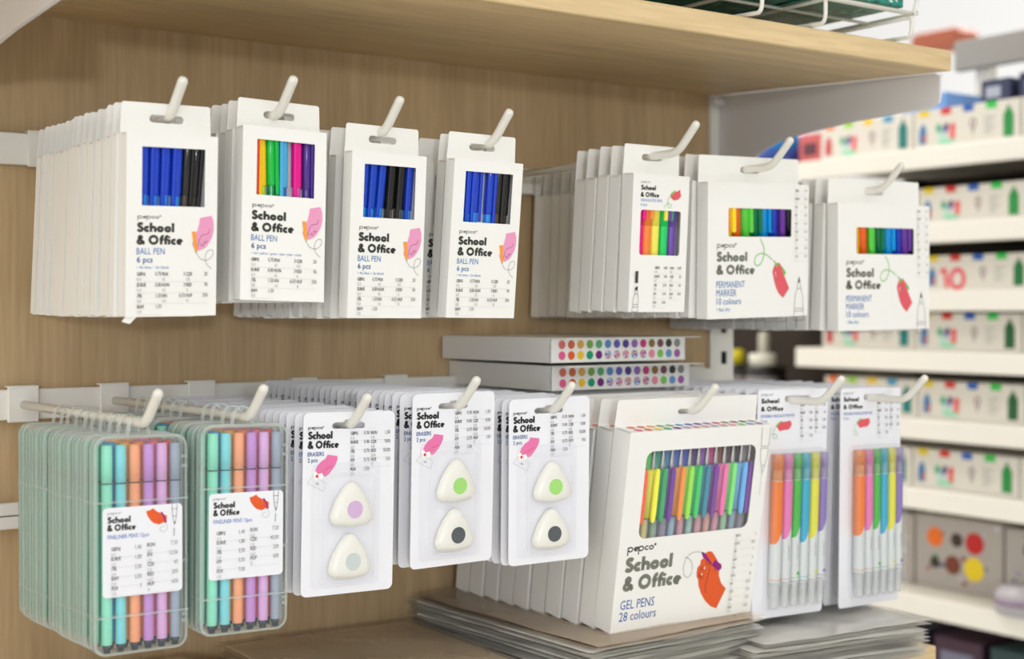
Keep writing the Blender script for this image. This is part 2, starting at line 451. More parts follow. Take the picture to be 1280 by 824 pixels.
HI_W, HI_H, HI_T = .0755, .140, .0170
def highlighter_box_mesh():
    mb = carton_mesh(HI_W, HI_H, HI_T, .030, (.027, .0065), (11.2, 65.4, 36.4, 82.0), .003, .0175)
    F = Face(mb, HI_W, HI_H)
    F.brand(10.1, 9.4, 12.3, 1.7, M['ink_l'])
    F.title(10.4, 16.4, 19.8, 23.3, 24.6, 4.8, 4.5, M['ink'])
    F.text('HIGHLIGHTER PENS', 10.7, 28.1, 2.8, M['blue'], 28.4)
    F.text('6 pcs', 10.7, 32.5, 2.8, M['blue'], 8.4)
    F.fill([(49.7, 19.2), (52.9, 16.9), (57, 16.3), (60.1, 15.7), (62.4, 13.8), (64.5, 20.6), (60.7, 24.3), (54.7, 25.5), (49.9, 22.3)], M['coral'])
    F.line([(56, 15.4), (53.6, 17.4), (50, 20.8)], 1.8, M['green'])
    F.line([(49.2, 21.3), (46.8, 25.4), (46.4, 29.4), (47.9, 32.9), (51.2, 32.8), (51, 30.2), (47, 28.6), (43.2, 31.1), (42, 33.8)], .5, M['green'])
    F.line([(52.5, 21.5), (54, 24), (56, 22), (55, 20)], .3, M['ink_w'])
    r = [('GBP/\u00a3', '0,80', '0,13', 'RON', '4,00', '0,67'), ('EUR/\u20ac', '1,00', '0,17', 'CZK', '25', '4,17'), ('\u041b\u0412.', '2,00', '0,33', 'RSD', '120', '20'), ('KM', '2,00', '0,33', 'HUF', '400', '66,67'), ('PLN', '4,00', '0,67')]
    for i, t in enumerate(r):
        v = 96 + 8.85 * i
        F.price([(32.9 - .4 * i, 49.6 - .4 * i, v, *t[:3])], 2.5)
        if len(t) > 3: F.price([(53.2, 68.4, v, *t[3:])], 2.5)
    F.fill([(6.6, 98.6), (10.2, 98.6), (10.2, 110.5), (6.6, 110.5)], M['ink'])
    F.fill([(6.7, 115.2), (10.0, 113.8), (10.0, 118), (6.7, 118)], M['ink'])
    F.line([(6.9, 118), (6.5, 121.8), (10.2, 121.8), (9.8, 118)], .4, M['ink'], False)
    F.line([(6.5, 121.8), (4.4, 126), (4.2, 132.3), (11.2, 132.3), (11.4, 126), (10.2, 121.8)], .4, M['ink'], False)
    F.line([(4.2, 132.3), (4.1, 134.8), (11.2, 134.8), (11.2, 132.3)], .4, M['ink'], False)
    F.line([(4.1, 134.8), (3.5, 139.7), (11.4, 139.7), (11.2, 134.8)], .4, M['ink'], False)
    return mb
def highlighter_pen(parent, x, ztop, c, side, y=.0086):
    mb = MB(); m = pl(*c, 0.35)
    mb.lathe([(.0035, -.125), (.0050, -.12), (.0053, -.05), (.0053, -.046), (.004, -.044)], m, n=16)
    o = mb.build('highlighter_pen', parent, (x, y, ztop))
    mb = MB(); cm = pl(*c, 0.25)
    mb.lathe([(.0035, .003), (.0050, .001), (.0056, -.004), (.0056, -.0455)], cm, n=16)
    cx = side * .0028
    mb.bbox(cx - .0022, cx + .0022, -.0078, -.0050, -.040, .001, cm, .0007)
    mb.build('pen_cap', o)

MK_W, MK_H, MK_T = .154, .145, .0155
def marker_box_mesh():
    mb = carton_mesh(MK_W, MK_H, MK_T, .029, (.029, .0068), (30.2, 126.8, 27.2, 57.6), .0018, .0148)
    F = Face(mb, MK_W, MK_H)
    F.brand(13.2, 69.5, 29.2, 4.0, M['ink_g'])
    F.title(13.0, 83.9, 46, 97.6, 57, 10.1, 9.6, M['ink_w'])
    F.text('PERMANENT', 12.8, 112, 7.0, M['blue'], 42.2)
    F.text('MARKER', 12.8, 121, 7.0, M['blue'], 29.5)
    F.text('10 colours', 13.3, 129.8, 6.8, M['blue'], 36.2)
    F.text('\u2022 fast dry', 13.2, 137, 4.0, M['blue'], 20)
    F.line([(77.6, 59.6), (83.3, 68.7), (83.6, 76.6), (79.7, 85.6), (73.5, 88.9), (69.5, 85.5), (71, 79.3), (77.9, 75.7), (85.8, 76.6), (92.2, 79.5), (96.2, 82.4)], 1.0, M['green'])
    F.line([(98.5, 83.4), (101, 85.5)], 1.0, M['ink'], False)
    F.fill([(99.5, 90), (101.1, 87), (104, 88), (107.4, 85.3), (111.5, 90.5), (114, 97), (117.6, 103.5), (123.7, 114), (114.1, 124.6), (107, 119), (103, 113), (100.2, 106), (98.4, 100), (97, 96)], M['coral'])
    F.fill([(101, 85.2), (105.8, 86.4), (106, 89.5), (102, 90.5)], M['green'])
    F.fill([(110.5, 88.5), (114, 92), (118.1, 96.3), (117.4, 99.4), (114.9, 98.8), (112.5, 94)], M['green'])
    F.line([(105.5, 91), (107, 96), (105, 102), (105.5, 107)], .45, M['ink_w'])
    F.line([(99.4, 97.5), (102.5, 96), (101.5, 99.5), (103.8, 100.5)], .4, M['white'])
    artwork_marker_outline(F, 139.2, 100.7, 1.0, M['ink'])
    r = [('GBP/\u00a3', '1,20', '0,12'), ('EUR/\u20ac', '1,50', '0,15'), ('\u041b\u0412.', '3,00', '0,30'), ('KM', '3,00', '0,30'), ('PLN', '6,00', '0,60'), ('RON', '6,50', '0,65'), ('CZK', '40', '4'), ('RSD', '180', '18'), ('HUF', '600', '60')]
    for i, t in enumerate(r): F.price([(131.5, 150.2, 7.7 + 9.05 * i, *t)], 2.4, M['ink_g'], M['ink_l'])
    return mb
MK_COL = [(250, 224, 30), (240, 100, 30), (92, 214, 70), (0, 118, 74), (0, 150, 226), (24, 64, 190), (104, 56, 160), (20, 22, 34)]
def marker_pen(parent, x, ztop, c, side, tilt, y=.0082):
    mb = MB(); m = pl(*c)
    mb.lathe([(.0038, -.132), (.0062, -.128), (.0062, -.05), (.0058, -.046)], pl(215, 218, 220), n=16)
    o = mb.build('permanent_marker', parent, (x, y, ztop), (0, tilt, 0))
    mb = MB()
    mb.lathe([(.0035, .012), (.0058, .010), (.0066, .0), (.0068, -.0455)], m, n=16)
    cx = side * .0028
    P = rrect(cx - .0026, cx + .0026, -.040, .008, .0024)
    mb.prism_y(P, [], -.0082, -.0056, m)
    mb.build('pen_cap', o)

GEL_W, GEL_H, GEL_T = .192, .205, .0255
DOT_A = [(226, 120, 110), (214, 110, 70), (226, 176, 80), (126, 176, 80), (96, 180, 126), (96, 150, 210), (100, 100, 186), (86, 66, 150), (150, 112, 190), (206, 70, 130), (150, 120, 70), (130, 80, 90), (66, 66, 64), (150, 150, 150)]
DOT_B = [(240, 100, 150), (236, 100, 40), (250, 206, 40), (10, 160, 110), (120, 30, 130), (150, 160, 216), (214, 140, 190), (226, 150, 170), (140, 160, 214), (190, 110, 170), (240, 150, 170), (130, 206, 96), (110, 160, 216), (170, 100, 180)]
def gel_box_mesh():
    mb = carton_mesh(GEL_W, GEL_H, GEL_T, .027, (.030, .0055), (23.4, 172.6, 20.3, 109.6), .009, .0125)
    for i in range(14):                                    # two rows of colour dots on the top flap
        x = -GEL_W / 2 + .0155 + i * .0126
        for j, cs in enumerate((DOT_B, DOT_A)):
            q = ell(x, .0075 + .0115 * j, .0046, .0046, 20)
            mb.add([(p[0], p[1], GEL_H + .0002) for p in q], [tuple(range(20))], inkc(*cs[i]))
            if j == 0 and 5 <= i <= 9:
                for k in range(6):
                    a = k * 1.05 + i; qq = ell(x + .0027 * math.cos(a), .0075 + .0027 * math.sin(a), .0014, .0011, 8)
                    mb.add([(p[0], p[1], GEL_H + .0003) for p in qq], [tuple(range(8))], inkc(*[(240, 120, 170), (250, 190, 120), (120, 190, 230), (250, 250, 250), (130, 90, 190), (240, 220, 120)][k]))
    F = Face(mb, GEL_W, GEL_H)
    F.brand(11.2, 122, 37.4, 5.4, M['ink'])
    F.title(10.6, 142.5, 62.5, 161.8, 76, 14.6, 14.4, M['ink_w'])
    F.text('GEL PENS', 9.3, 181.2, 9.3, M['navy'], 44.2)
    F.text('28 colours', 9.3, 193.4, 9.3, M['navy'], 48)
    F.fill([(107.3, 152), (108, 147), (111, 144.5), (111.5, 139.5), (115, 138), (117, 132.5), (121.5, 131), (126, 132.2), (130, 136.5), (135.5, 143), (138.5, 150), (139.3, 159), (144, 168), (151.5, 174.5), (140.9, 195), (132, 191.5), (124, 185), (117, 176.5), (112, 167), (110.6, 160.5), (108, 157)], M['orange'])
    F.fill([(111.2, 131.2), (114, 131.6), (141, 147), (142, 151), (139, 153.8), (136, 153), (113.5, 136.5)], M['purple'])
    F.fill([(110.2, 130.4), (113, 131.4), (112.2, 134)], M['ink_b'])
    F.fill([(117, 133.5), (122, 131.2), (129, 136), (131, 141), (128, 146), (124, 141)], M['orange'])
    F.line([(122, 139), (119.5, 142.5), (121.5, 145.5), (124.5, 142.5)], .5, M['ink_b'])
    F.line([(124.5, 142), (124.8, 152), (123, 162), (121.5, 169), (122.5, 176)], .5, M['ink_b'])
    F.line([(131.5, 146), (132.5, 151), (134, 155)], .5, M['ink_b'])
    for (a, b) in ((112, 149), (110.6, 155.8), (112.6, 158)):
        F.line(ell(a + 2.2, b, 2.1, 1.6, 12), .45, M['ink_b'], True, True)
    F.fill(ell(117.3, 148.5, .8, 1.5, 10), M['white']); F.fill(ell(114.5, 155, .8, 1.2, 10), M['white'])
    F.line([(108.9, 130.6), (101, 129.8), (94, 132), (89.3, 138), (88.1, 146.7), (91, 154.5), (96, 156), (100, 151), (99.5, 143), (95, 137), (88.2, 134)], .5, M['ink_g'])
    F.line([(177.5, 2.4), (178.6, 22.6)], .5, M['ink_g'], False); F.line([(189.9, 2.4), (189.6, 22.6)], .5, M['ink_g'], False)
    F.line([(178.4, 22.8), (189.6, 22.8)], .5, M['ink_g'], False); F.line([(178.5, 25), (189.6, 25)], .5, M['ink_g'], False)
    F.line([(178.6, 25), (179.5, 36), (182, 43), (183.4, 50), (184, 52), (185.2, 50), (186.8, 43), (189, 36), (189.6, 25)], .5, M['ink_g'], False)
    F.line([(182, 43.4), (186.8, 43.4)], .5, M['ink_g'], False); F.line([(184, 52), (183.8, 76)], .4, M['ink_l'], False)
    r = [('GBP \u00a3', '4', '0,14'), ('EUR \u20ac', '4,50', '0,16'), ('\u041b\u0412.', '7', '0,25'), ('BAM', '9', '0,32'), ('PLN', '17', '0,61'), ('RON', '18', '0,64'), ('KN', '33,91', '1,21'), ('CZK', '100', '3,57'), ('RSD', '350', '12,5'), ('HUF', '1600', '57,14')]
    for i, t in enumerate(r): F.price([(156.4 - .1 * i, 185.6 - .2 * i, 118.8 + 8.65 * i, *t)], 2.7, M['ink_g'], M['ink_l'])
    return mb
GEL_COL = [(232, 78, 28), (250, 222, 20), (0, 150, 84), (92, 22, 140), (228, 134, 30), (136, 212, 50), (20, 186, 90), (10, 122, 150), (104, 34, 140), (244, 100, 164), (110, 216, 110), (92, 166, 226), (100, 40, 140)]
GEL_TOP = [(150, 160, 40), (60, 180, 80), (10, 130, 110), (10, 110, 150), (30, 80, 170), (30, 60, 160), (50, 26, 100), (120, 60, 150), (170, 30, 110), (110, 50, 36), (60, 40, 40), (36, 34, 34), (120, 116, 116)]
GEL_REFILL = [(240, 200, 60), (250, 222, 20), (0, 150, 84), (92, 22, 140), (110, 180, 220), (236, 90, 150), (110, 210, 190), (244, 120, 150), (246, 140, 120), (244, 100, 164), (110, 216, 140), (40, 150, 200), (80, 30, 120)]
def gel_pen(parent, x, ztop, cap_c, ref_c, side, y=.0100):
    mb = MB()
    mb.lathe([(.0046, -.140), (.0046, -.05)], M['barrel'], n=12)
    mb.lathe([(.0030, -.135), (.0030, -.050)], pl(*ref_c), n=8)
    mb.lathe([(.0033, -.040), (.0030, -.034), (.0012, -.018), (.0006, -.014)], M['steel'], n=12)
    o = mb.build('gel_pen', parent, (x, y, ztop))
    mb = MB(); cm = pl(*cap_c)
    mb.lathe([(.0046, .001), (.0052, -.001), (.0053, -.048)], pl(*[min(255, int(c * .85 + 40)) for c in cap_c], 0.15, 0.75), n=14)
    cx = side * .0022
    P = sm([(cx - .0022, .001), (cx + .0022, .001), (cx + .0026, -.020), (cx + .0027, -.044), (cx + .0014, -.0515), (cx - .0014, -.0515), (cx - .0026, -.044), (cx - .0025, -.020)], 3, True)
    mb.prism_y(P, [], -.0085, -.0058, cm)
    mb.box(cx - .0020, cx + .0020, -.0060, .001, -.003, .0012, cm)
    mb.build('pen_cap', o)
def gel_pen_inverted(parent, x, c, y=.0175):
    mb = MB()
    mb.lathe([(.0046, .055), (.0048, .150), (.0046, .198)], pl(*c, 0.2), n=12)
    mb.lathe([(.0022, .198), (.0016, .1995)], M['steel'], n=8)
    o = mb.build('gel_pen', parent, (x, y, .0))
    return o

# ---------------------------------------------------------------- fineliner case
FC_W, FC_H, FC_T = .0765, .173, .0184
FRONT_COL = [(146, 236, 206), (130, 222, 232), (255, 170, 126), (200, 146, 222), (224, 176, 230), (158, 172, 192)]
BACK_COL = [(20, 168, 142), (70, 160, 210), (246, 170, 60), (244, 140, 70), (240, 110, 140), (222, 84, 76)]
def rounded_shell(mb, x0, x1, y0, y1, z0, z1, r, e, m, n=6):
    """hollow-looking closed box with rounded outline and softened front and rear edges"""
    o = rrect(x0, x1, z0, z1, r, n); i = rrect(x0 + e, x1 - e, z0 + e, z1 - e, max(r - e, .0005), n); k = len(o)
    rings = [(i, y0), (o, y0 + e), (o, y1 - e), (i, y1)]
    vs = []
    for l, y in rings: vs += [(p[0], y, p[1]) for p in l]
    fs = [(a * k + b, a * k + (b + 1) % k, (a + 1) * k + (b + 1) % k, (a + 1) * k + b) for a in range(3) for b in range(k)]
    mb.add(vs, fs, M['case_side'], True)
    mb.poly(i, [], y0, m); mb.poly(i, [], y1, m)
def case_shell():
    mb = MB(); w = FC_W / 2
    rounded_shell(mb, -w, w, 0, FC_T, 0, FC_H, .0095, .0022, M['case'])
    for v in (.0518, .1428):                               # moulded ridges round lid and tray
        z = FC_H - v
        mb.box(-w - .0003, w + .0003, -.0008, FC_T * .98, z - .0008, z + .0008, M['case_rim'])
    o = rrect(-w - .0004, w + .0004, -.0004, FC_H + .0004, .0095); i = rrect(-w + .0012, w - .0012, .0012, FC_H - .0012, .0085)
    mb.prism_y(o, [i], FC_T * .60, FC_T * .60 + .0012, M['case_rim'])
    mb.prism_y(o, [i], .0015, .0026, M['case_rim'])
    for v in (.018, .026, .103, .147, .152):
        mb.box(w - .004, w + .001, .002, .010, FC_H - v - .0012, FC_H - v + .0012, M['case_rim'])
    return mb
def case_loop():
    mb = MB(); h = .0155
    path = [(-.010, 0, -.001)] + [(-.009 * math.cos(t), 0, h - .009 + .009 * math.sin(t)) for t in [PI * k / 10 for k in range(11)]] + [(.010, 0, -.001)]
    P2 = [(p[0], p[2]) for p in path]
    out = P2; inn = [(x * .80, z - .0008 if z > 0 else z) for x, z in P2]
    mb.prism_y(out + inn[::-1], [], -.0018, .0018, M['case_rim'])
    return mb
def case_label(kind):
    mb = MB(); F = Face(mb, FC_W, FC_H, -.0011)
    x0, z0 = F.p(5.5, 127); x1, z1 = F.p(71.6, 55.9)
    mb.prism_y(rrect(x0, x1, z0, z1, .0035), [], -.0011, -.0009, M['card'])
    F.brand(9.2, 61.2, 11.5, 1.5, M['ink_l'])
    F.title(9.4, 68, 19.0, 74.2, 23.2, 5.0, 5.0, M['ink'])
    F.text('FINELINER PENS 12pcs', 9.4, 80.6, 3.2, M['blue'], 34)
    F.fill([(41, 60.5), (44, 60), (46.9, 58.5), (49.5, 61), (52.7, 62.6), (58.6, 65.4), (57.9, 71.2), (55, 70.4), (52.1, 72), (47.5, 70.5), (44.9, 68.2), (42.2, 64.5)], M['orange'])
    F.line([(53.6, 62.0), (55.3, 64.7), (57.9, 70.8)], 1.3, M['purple'])
    F.line([(50, 67.5), (52.5, 69), (55, 68), (54, 70.5)], .3, M['red'])
    F.line([(57.5, 71.5), (59, 75), (56.5, 78), (53, 77), (53, 74.4), (56.5, 73.6)], .3, M['ink_l'])
    F.line([(62.8, 56.1), (62.7, 60.3), (63.4, 66), (64, 70), (64.9, 73), (65.8, 70), (66.4, 66), (67, 60.3), (67.1, 56.1)], .32, M['ink'], False)
    F.line([(62.7, 60.3), (67, 60.3)], .32, M['ink'], False); F.line([(63.4, 66), (66.4, 66)], .32, M['ink'], False)
    F.fill([(64.3, 70.5), (65.5, 70.5), (64.9, 74)], M['ink'])
    F.line([(64.6, 75.5), (64.3, 82)], .9, M['ink_l'], False)
    L = [('GBP/\u00a3', '1,40', '0,12'), ('EUR/\u20ac', '1,80', '0,15'), ('\u041b\u0412.', '3,50', '0,29'), ('BAM' if kind == 'A' else 'KM', '3,50', '0,29'), ('PLN', '7' if kind == 'A' else '7,00', '0,58')]
    Rr = [('RON', '7,50', '0,63'), ('KN', '13,56', '1,13'), ('CZK', '40', '3,33'), ('RSD', '200', '16,67'), ('HUF', '600', '50')] if kind == 'A' else [('RON', '7,50', '0,63'), ('CZK', '40,00', '3,33'), ('RSD', '200', '16,67'), ('HUF', '600', '50')]
    for i, t in enumerate(L): F.price([(12.3, 37, 90 + 7.75 * i, *t)], 2.9, M['ink_g'], M['ink_l'])
    for i, t in enumerate(Rr): F.price([(41.6, 67.2, 88.9 + 7.8 * i, *t)], 3.0, M['ink_g'], M['ink_l'])
    return mb
_fl = {}
def fineliner(parent, x, y, ztop, c, plug):
    if c not in _fl:
        mb = MB(); m = pl(*c, 0.4)
        mb.lathe([(.0034, .0), (.0043, -.0006), (.0045, -.010), (.0044, -.0302)], m, n=12)
        mb.lathe([(.00455, -.0302), (.00455, -.0310)], M['plug'], n=12)
        mb.lathe([(.0043, -.0310), (.0043, -.158), (.004, -.1585)], m, n=12)
        o = mb.build('fineliner', parent, (x, y, ztop)); mb = MB()
        mb.lathe([(.0036, -.1585), (.0036, -.1615), (.0028, -.1618), (.0028, -.165)], M['plug'], n=10)
        _fl[c] = (o.data, mb)
    else:
        o = bpy.data.objects.new('fineliner', _fl[c][0]); C.objects.link(o); o.parent = parent; o.location = (x, y, ztop)
    if plug: 
        p = _fl[c][1].build('end_plug', o)
    return o
def make_case(kind, front):
    t = thing('fineliner_case')
    for k, c in enumerate(BACK_COL): fineliner(t, -.0304 + .0118 * k - .003, .0134, FC_H - .0052, c, front)
    for k, c in enumerate(FRONT_COL): fineliner(t, -.0272 + .01135 * k, .0054, FC_H - .0066, c, front)
    case_shell().build('case_shell', t)
    case_loop().build('hanging_loop', t, (0, FC_T * .5, FC_H))
    case_label(kind).build('price_label', t)['label'] = 'white price label on the front of the clear case'
    return t

# ---------------------------------------------------------------- eraser card
ER_W, ER_H = .0905, .159
def eraser_card_mesh(printed=True, blister=True):
    mb = MB()
    out = rrect(-ER_W / 2, ER_W / 2, 0, ER_H, .0055)
    F = Face(mb, ER_W, ER_H)
    cx, cz = F.p(43.9, 11.6)
    sl = [[(cx - .016, cz - .002), (cx - .0145, cz - .0032), (cx + .0145, cz - .0032), (cx + .016, cz - .002), (cx + .016, cz + .0008), (cx + .013, cz + .0024), (cx + .005, cz + .0026), (cx + .003, cz + .0046), (cx - .003, cz + .0046), (cx - .005, cz + .0026), (cx - .013, cz + .0024), (cx - .016, cz + .0008)]]
    mb.prism_y(out, sl, 0, .0009, M['card'])
    x0, z0 = F.p(9, 152.8); x1, z1 = F.p(76.2, 44.5)
    mb.poly(rrect(x0, x1, z0, z1, .004), [], F.d(), M['tint'])
    if printed:
        F.brand(4.4, 14.6, 15.6, 1.95, M['ink_b'])
        F.title(4.6, 23.1, 23.8, 31.2, 29.9, 6.5, 6.4, M['ink_b'])
        F.text('ERASERS', 4.4, 37.8, 3.5, M['blue'], 15.7, bold=.06); F.text('2 pcs', 4.4, 43, 3.5, M['blue'], 9.6, bold=.06)
        F.line([(10, 54.1), (22.8, 61.9), (20.1, 68.7), (4.5, 60.6), (10, 54.1)], .28, M['ink_l'], False)
        F.line([(12, 61.5), (14.5, 60.8), (13.5, 62.5), (16, 62)], .4, M['ink_g'])
        F.fill([(23.5, 37), (33.2, 38.5), (33, 42), (31.6, 45.5), (28.5, 50), (25, 54), (22, 56), (19.5, 55), (15.5, 53.5), (12, 54.5), (11.5, 51), (13.5, 46.5), (17.5, 42.5), (21.5, 40.5)], M['pink_d'])
        F.fill([(9.6, 51.5), (12.4, 50.8), (15.2, 54.5), (14.6, 58.4), (11.2, 58.2)], M['white'])
        F.fill([(13.6, 53.4), (18.4, 52.6), (20.4, 56.4), (16.2, 58.4)], M['white'])
        F.fill(ell(13.6, 55.2, 1.4, 1.5, 12), M['red'])
        F.line([(28, 46.8), (24, 48.2), (19.5, 50.2), (15, 53)], .35, M['red']); F.line([(24.5, 48.6), (20, 52.8)], .3, M['red'])
        r = [('GBP/\u00a3', '0.30', '0,15', 'RON', '1,50', '0,75'), ('EUR/\u20ac', '0.40', '0,20', 'CZK', '9,00', '4,50'), ('\u041b\u0412.', '0,70', '0,35', 'RSD', '50,00', '25,00'), ('KM', '0,70', '0,35', 'HUF', '150', '75'), ('PLN', '1,50', '0,75')]
        for i, t in enumerate(r):
            v = 20.4 + 7.85 * i
            F.price([(45.8, 64.4, v, *t[:3])], 2.75, M['ink_b'])
            if len(t) > 3: F.price([(66.2, 85.4, v, *t[3:])], 2.75, M['ink_b'])
    if blister:
        x0, z0 = F.p(19, 147.5); x1, z1 = F.p(69, 53.2)
        ra = rrect(x0, x1, z0, z1, .004); rb = rrect(x0 + .0022, x1 - .0022, z0 + .0022, z1 - .0022, .004); n = len(ra)
        mb.add([(p[0], -.0012, p[1]) for p in ra] + [(p[0], -.0112, p[1]) for p in rb], [(k, (k + 1) % n, n + (k + 1) % n, n + k) for k in range(n)], M['blister'], True)
        mb.poly(rb, [], -.0112, M['film'])
        mb.ribbon(ra, .0006, M['blister_rim'], -.0013, True); mb.ribbon(rb, .0005, M['blister_rim'], -.0113, True)
        xa, za = F.p(15.5, 149.5); xb, zb = F.p(71.5, 50.5)
        mb.ribbon(rrect(xa, xb, za, zb, .0045), .0005, M['blister_rim'], -.0008, True)
    return mb
def eraser(parent, u, v, c):
    """rounded triangular eraser with a coloured disc let into it; apex up"""
    cx, cz = u / 1000 - ER_W / 2, ER_H - v / 1000
    base = []
    pts = [(0, .0262), (-.0225, -.0115), (.0225, -.0115)]
    cor = (.0085, .0075, .0075); dirs = ((90,), (210,), (330,))
    n = 10
    for (px, pz), r, a0, a1 in ((pts[0], .0085, 150, 30), (pts[2], .0075, 30, -90), (pts[1], .0075, -90, -210)):
        d = Vector((px, pz)); q = d - d.normalized() * r * 1.35
        for k in range(n + 1):
            t = math.radians(a0 + (a1 - a0) * k / n); base.append((q.x + r * math.cos(t), q.y + r * math.sin(t)))
    base = base[::-1]
    # bow the sides a little
    N = len(base)
    full = []
    for i in range(N):
        a = Vector(base[i]); b = Vector(base[(i + 1) % N]); full.append(a)
        if (b - a).length > .008:
            nrm = Vector((b.y - a.y, a.x - b.x)).normalized()
            for k in (1, 2, 3, 4, 5): 
                t = k / 6; full.append(a + (b - a) * t + nrm * (.0016 * 4 * t * (1 - t)))
    N = len(full)
    prof = [(.88, -.0012), (.97, -.0022), (1.0, -.0038), (.985, -.0055), (.93, -.0073), (.84, -.0087), (.70, -.0097), (.52, -.0103), (.30, -.0106)]
    mb = MB(); vs = []
    ccx, ccz = .0015, 0.0
    for s_, y in prof: vs += [(p.x * s_, y, p.y * s_) for p in full]
    fs = [(a * N + b, a * N + (b + 1) % N, (a + 1) * N + (b + 1) % N, (a + 1) * N + b) for a in range(len(prof) - 1) for b in range(N)]
    fs.append(tuple(range((len(prof) - 1) * N, len(prof) * N))); fs.append(tuple(range(N))[::-1])
    mb.add(vs, fs, M['rubber'], True)
    o = mb.build('eraser', parent, (cx, 0, cz))
    mb = MB()
    R_ = .0076; q = [(R_ * math.cos(2 * PI * k / 28), R_ * math.sin(2 * PI * k / 28)) for k in range(28)]
    q2 = [(x * .9, z * .9) for x, z in q]
    mb.add([(x, -.0100, z) for x, z in q] + [(x, -.01085, z) for x, z in q] + [(x, -.0107, z) for x, z in q2],
           [(k, (k + 1) % 28, 28 + (k + 1) % 28, 28 + k) for k in range(28)] + [(28 + k, 28 + (k + 1) % 28, 56 + (k + 1) % 28, 56 + k) for k in range(28)] + [tuple(range(56, 84))], c)
    mb.build('coloured_disc', o, (.0004, 0, -.0004))

# ---------------------------------------------------------------- erasable highlighter card
EH_W, EH_H = .104, .247
EH_COL = [(238, 122, 24), (226, 118, 184), (62, 184, 60), (40, 170, 206), (226, 222, 60), (134, 114, 186)]
EH_X = [17.5, 33, 47.2, 60, 73.2, 86.8, 99.2]
def erasable_card_mesh(printed=True, blister=True):
    mb = MB()
    out = rrect(-EH_W / 2, EH_W / 2, 0, EH_H, .004); F = Face(mb, EH_W, EH_H)
    cx, cz = F.p(57.5, 10.3)
    mb.prism_y(out, [slot_loop(cx, cz, .037, .0068)], 0, .0009, M['card'])
    F.brand(4.7, 6.6, 17.6, 2.0, M['ink_l'])
    F.title(5, 14.6, 26.2, 22.9, 32.4, 4.9, 4.6, M['ink'])
    if printed:
        F.text('ERASABLE HIGHLIGHTER PEN', 5, 30, 3.2, M['blue'], 49); F.text('6 pcs', 5, 35, 3.2, M['blue'], 9)
        F.fill([(27, 39.1), (30, 37.2), (34.8, 35.2), (41, 35), (48.3, 34), (50.3, 38.2), (48.5, 41.5), (45.3, 43.9), (38.5, 44), (32.9, 45.2)], M['coral'])
        F.line([(35.5, 34.4), (31, 36.6), (27.5, 39.8)], 1.5, M['green'])
        F.line([(28.1, 38.3), (23.9, 44.7), (23, 51.2), (28.7, 53.1), (27.4, 48.9), (21.8, 47.9)], .5, M['green'])
        r = [('GBP/\u00a3', '1,40', '0,23', 'RON', '7,50', '1,25'), ('EUR/\u20ac', '1,80', '0,30', 'CZK', '40', '6,67'), ('\u041b\u0412.', '3,50', '0,58', 'RSD', '200', '33,33'), ('KM', '3,50', '0,58', 'HUF', '600', '100'), ('PLN', '7,00', '1,17')]
        for i, t in enumerate(r):
            v = 18.8 + 8.4 * i
            F.price([(62 + .2 * i, 80 + .2 * i, v, *t[:3])], 2.6)
            if len(t) > 3: F.price([(84, 100.4, v, *t[3:])], 2.6)
    if blister:
        x0, z0 = F.p(14, 237.5); x1, z1 = F.p(101.2, 65)
        ra = rrect(x0, x1, z0, z1, .006); rb = rrect(x0 + .002, x1 - .002, z0 + .002, z1 - .002, .006); n = len(ra)
        mb.add([(p[0], -.001, p[1]) for p in ra] + [(p[0], -.0135, p[1]) for p in rb], [(k, (k + 1) % n, n + (k + 1) % n, n + k) for k in range(n)], M['blister'], True)
        mb.poly(rb, [], -.0135, M['film']); mb.ribbon(ra, .0008, M['blister_rim'], -.0012, True); mb.ribbon(rb, .0006, M['blister_rim'], -.0136, True)
    return mb
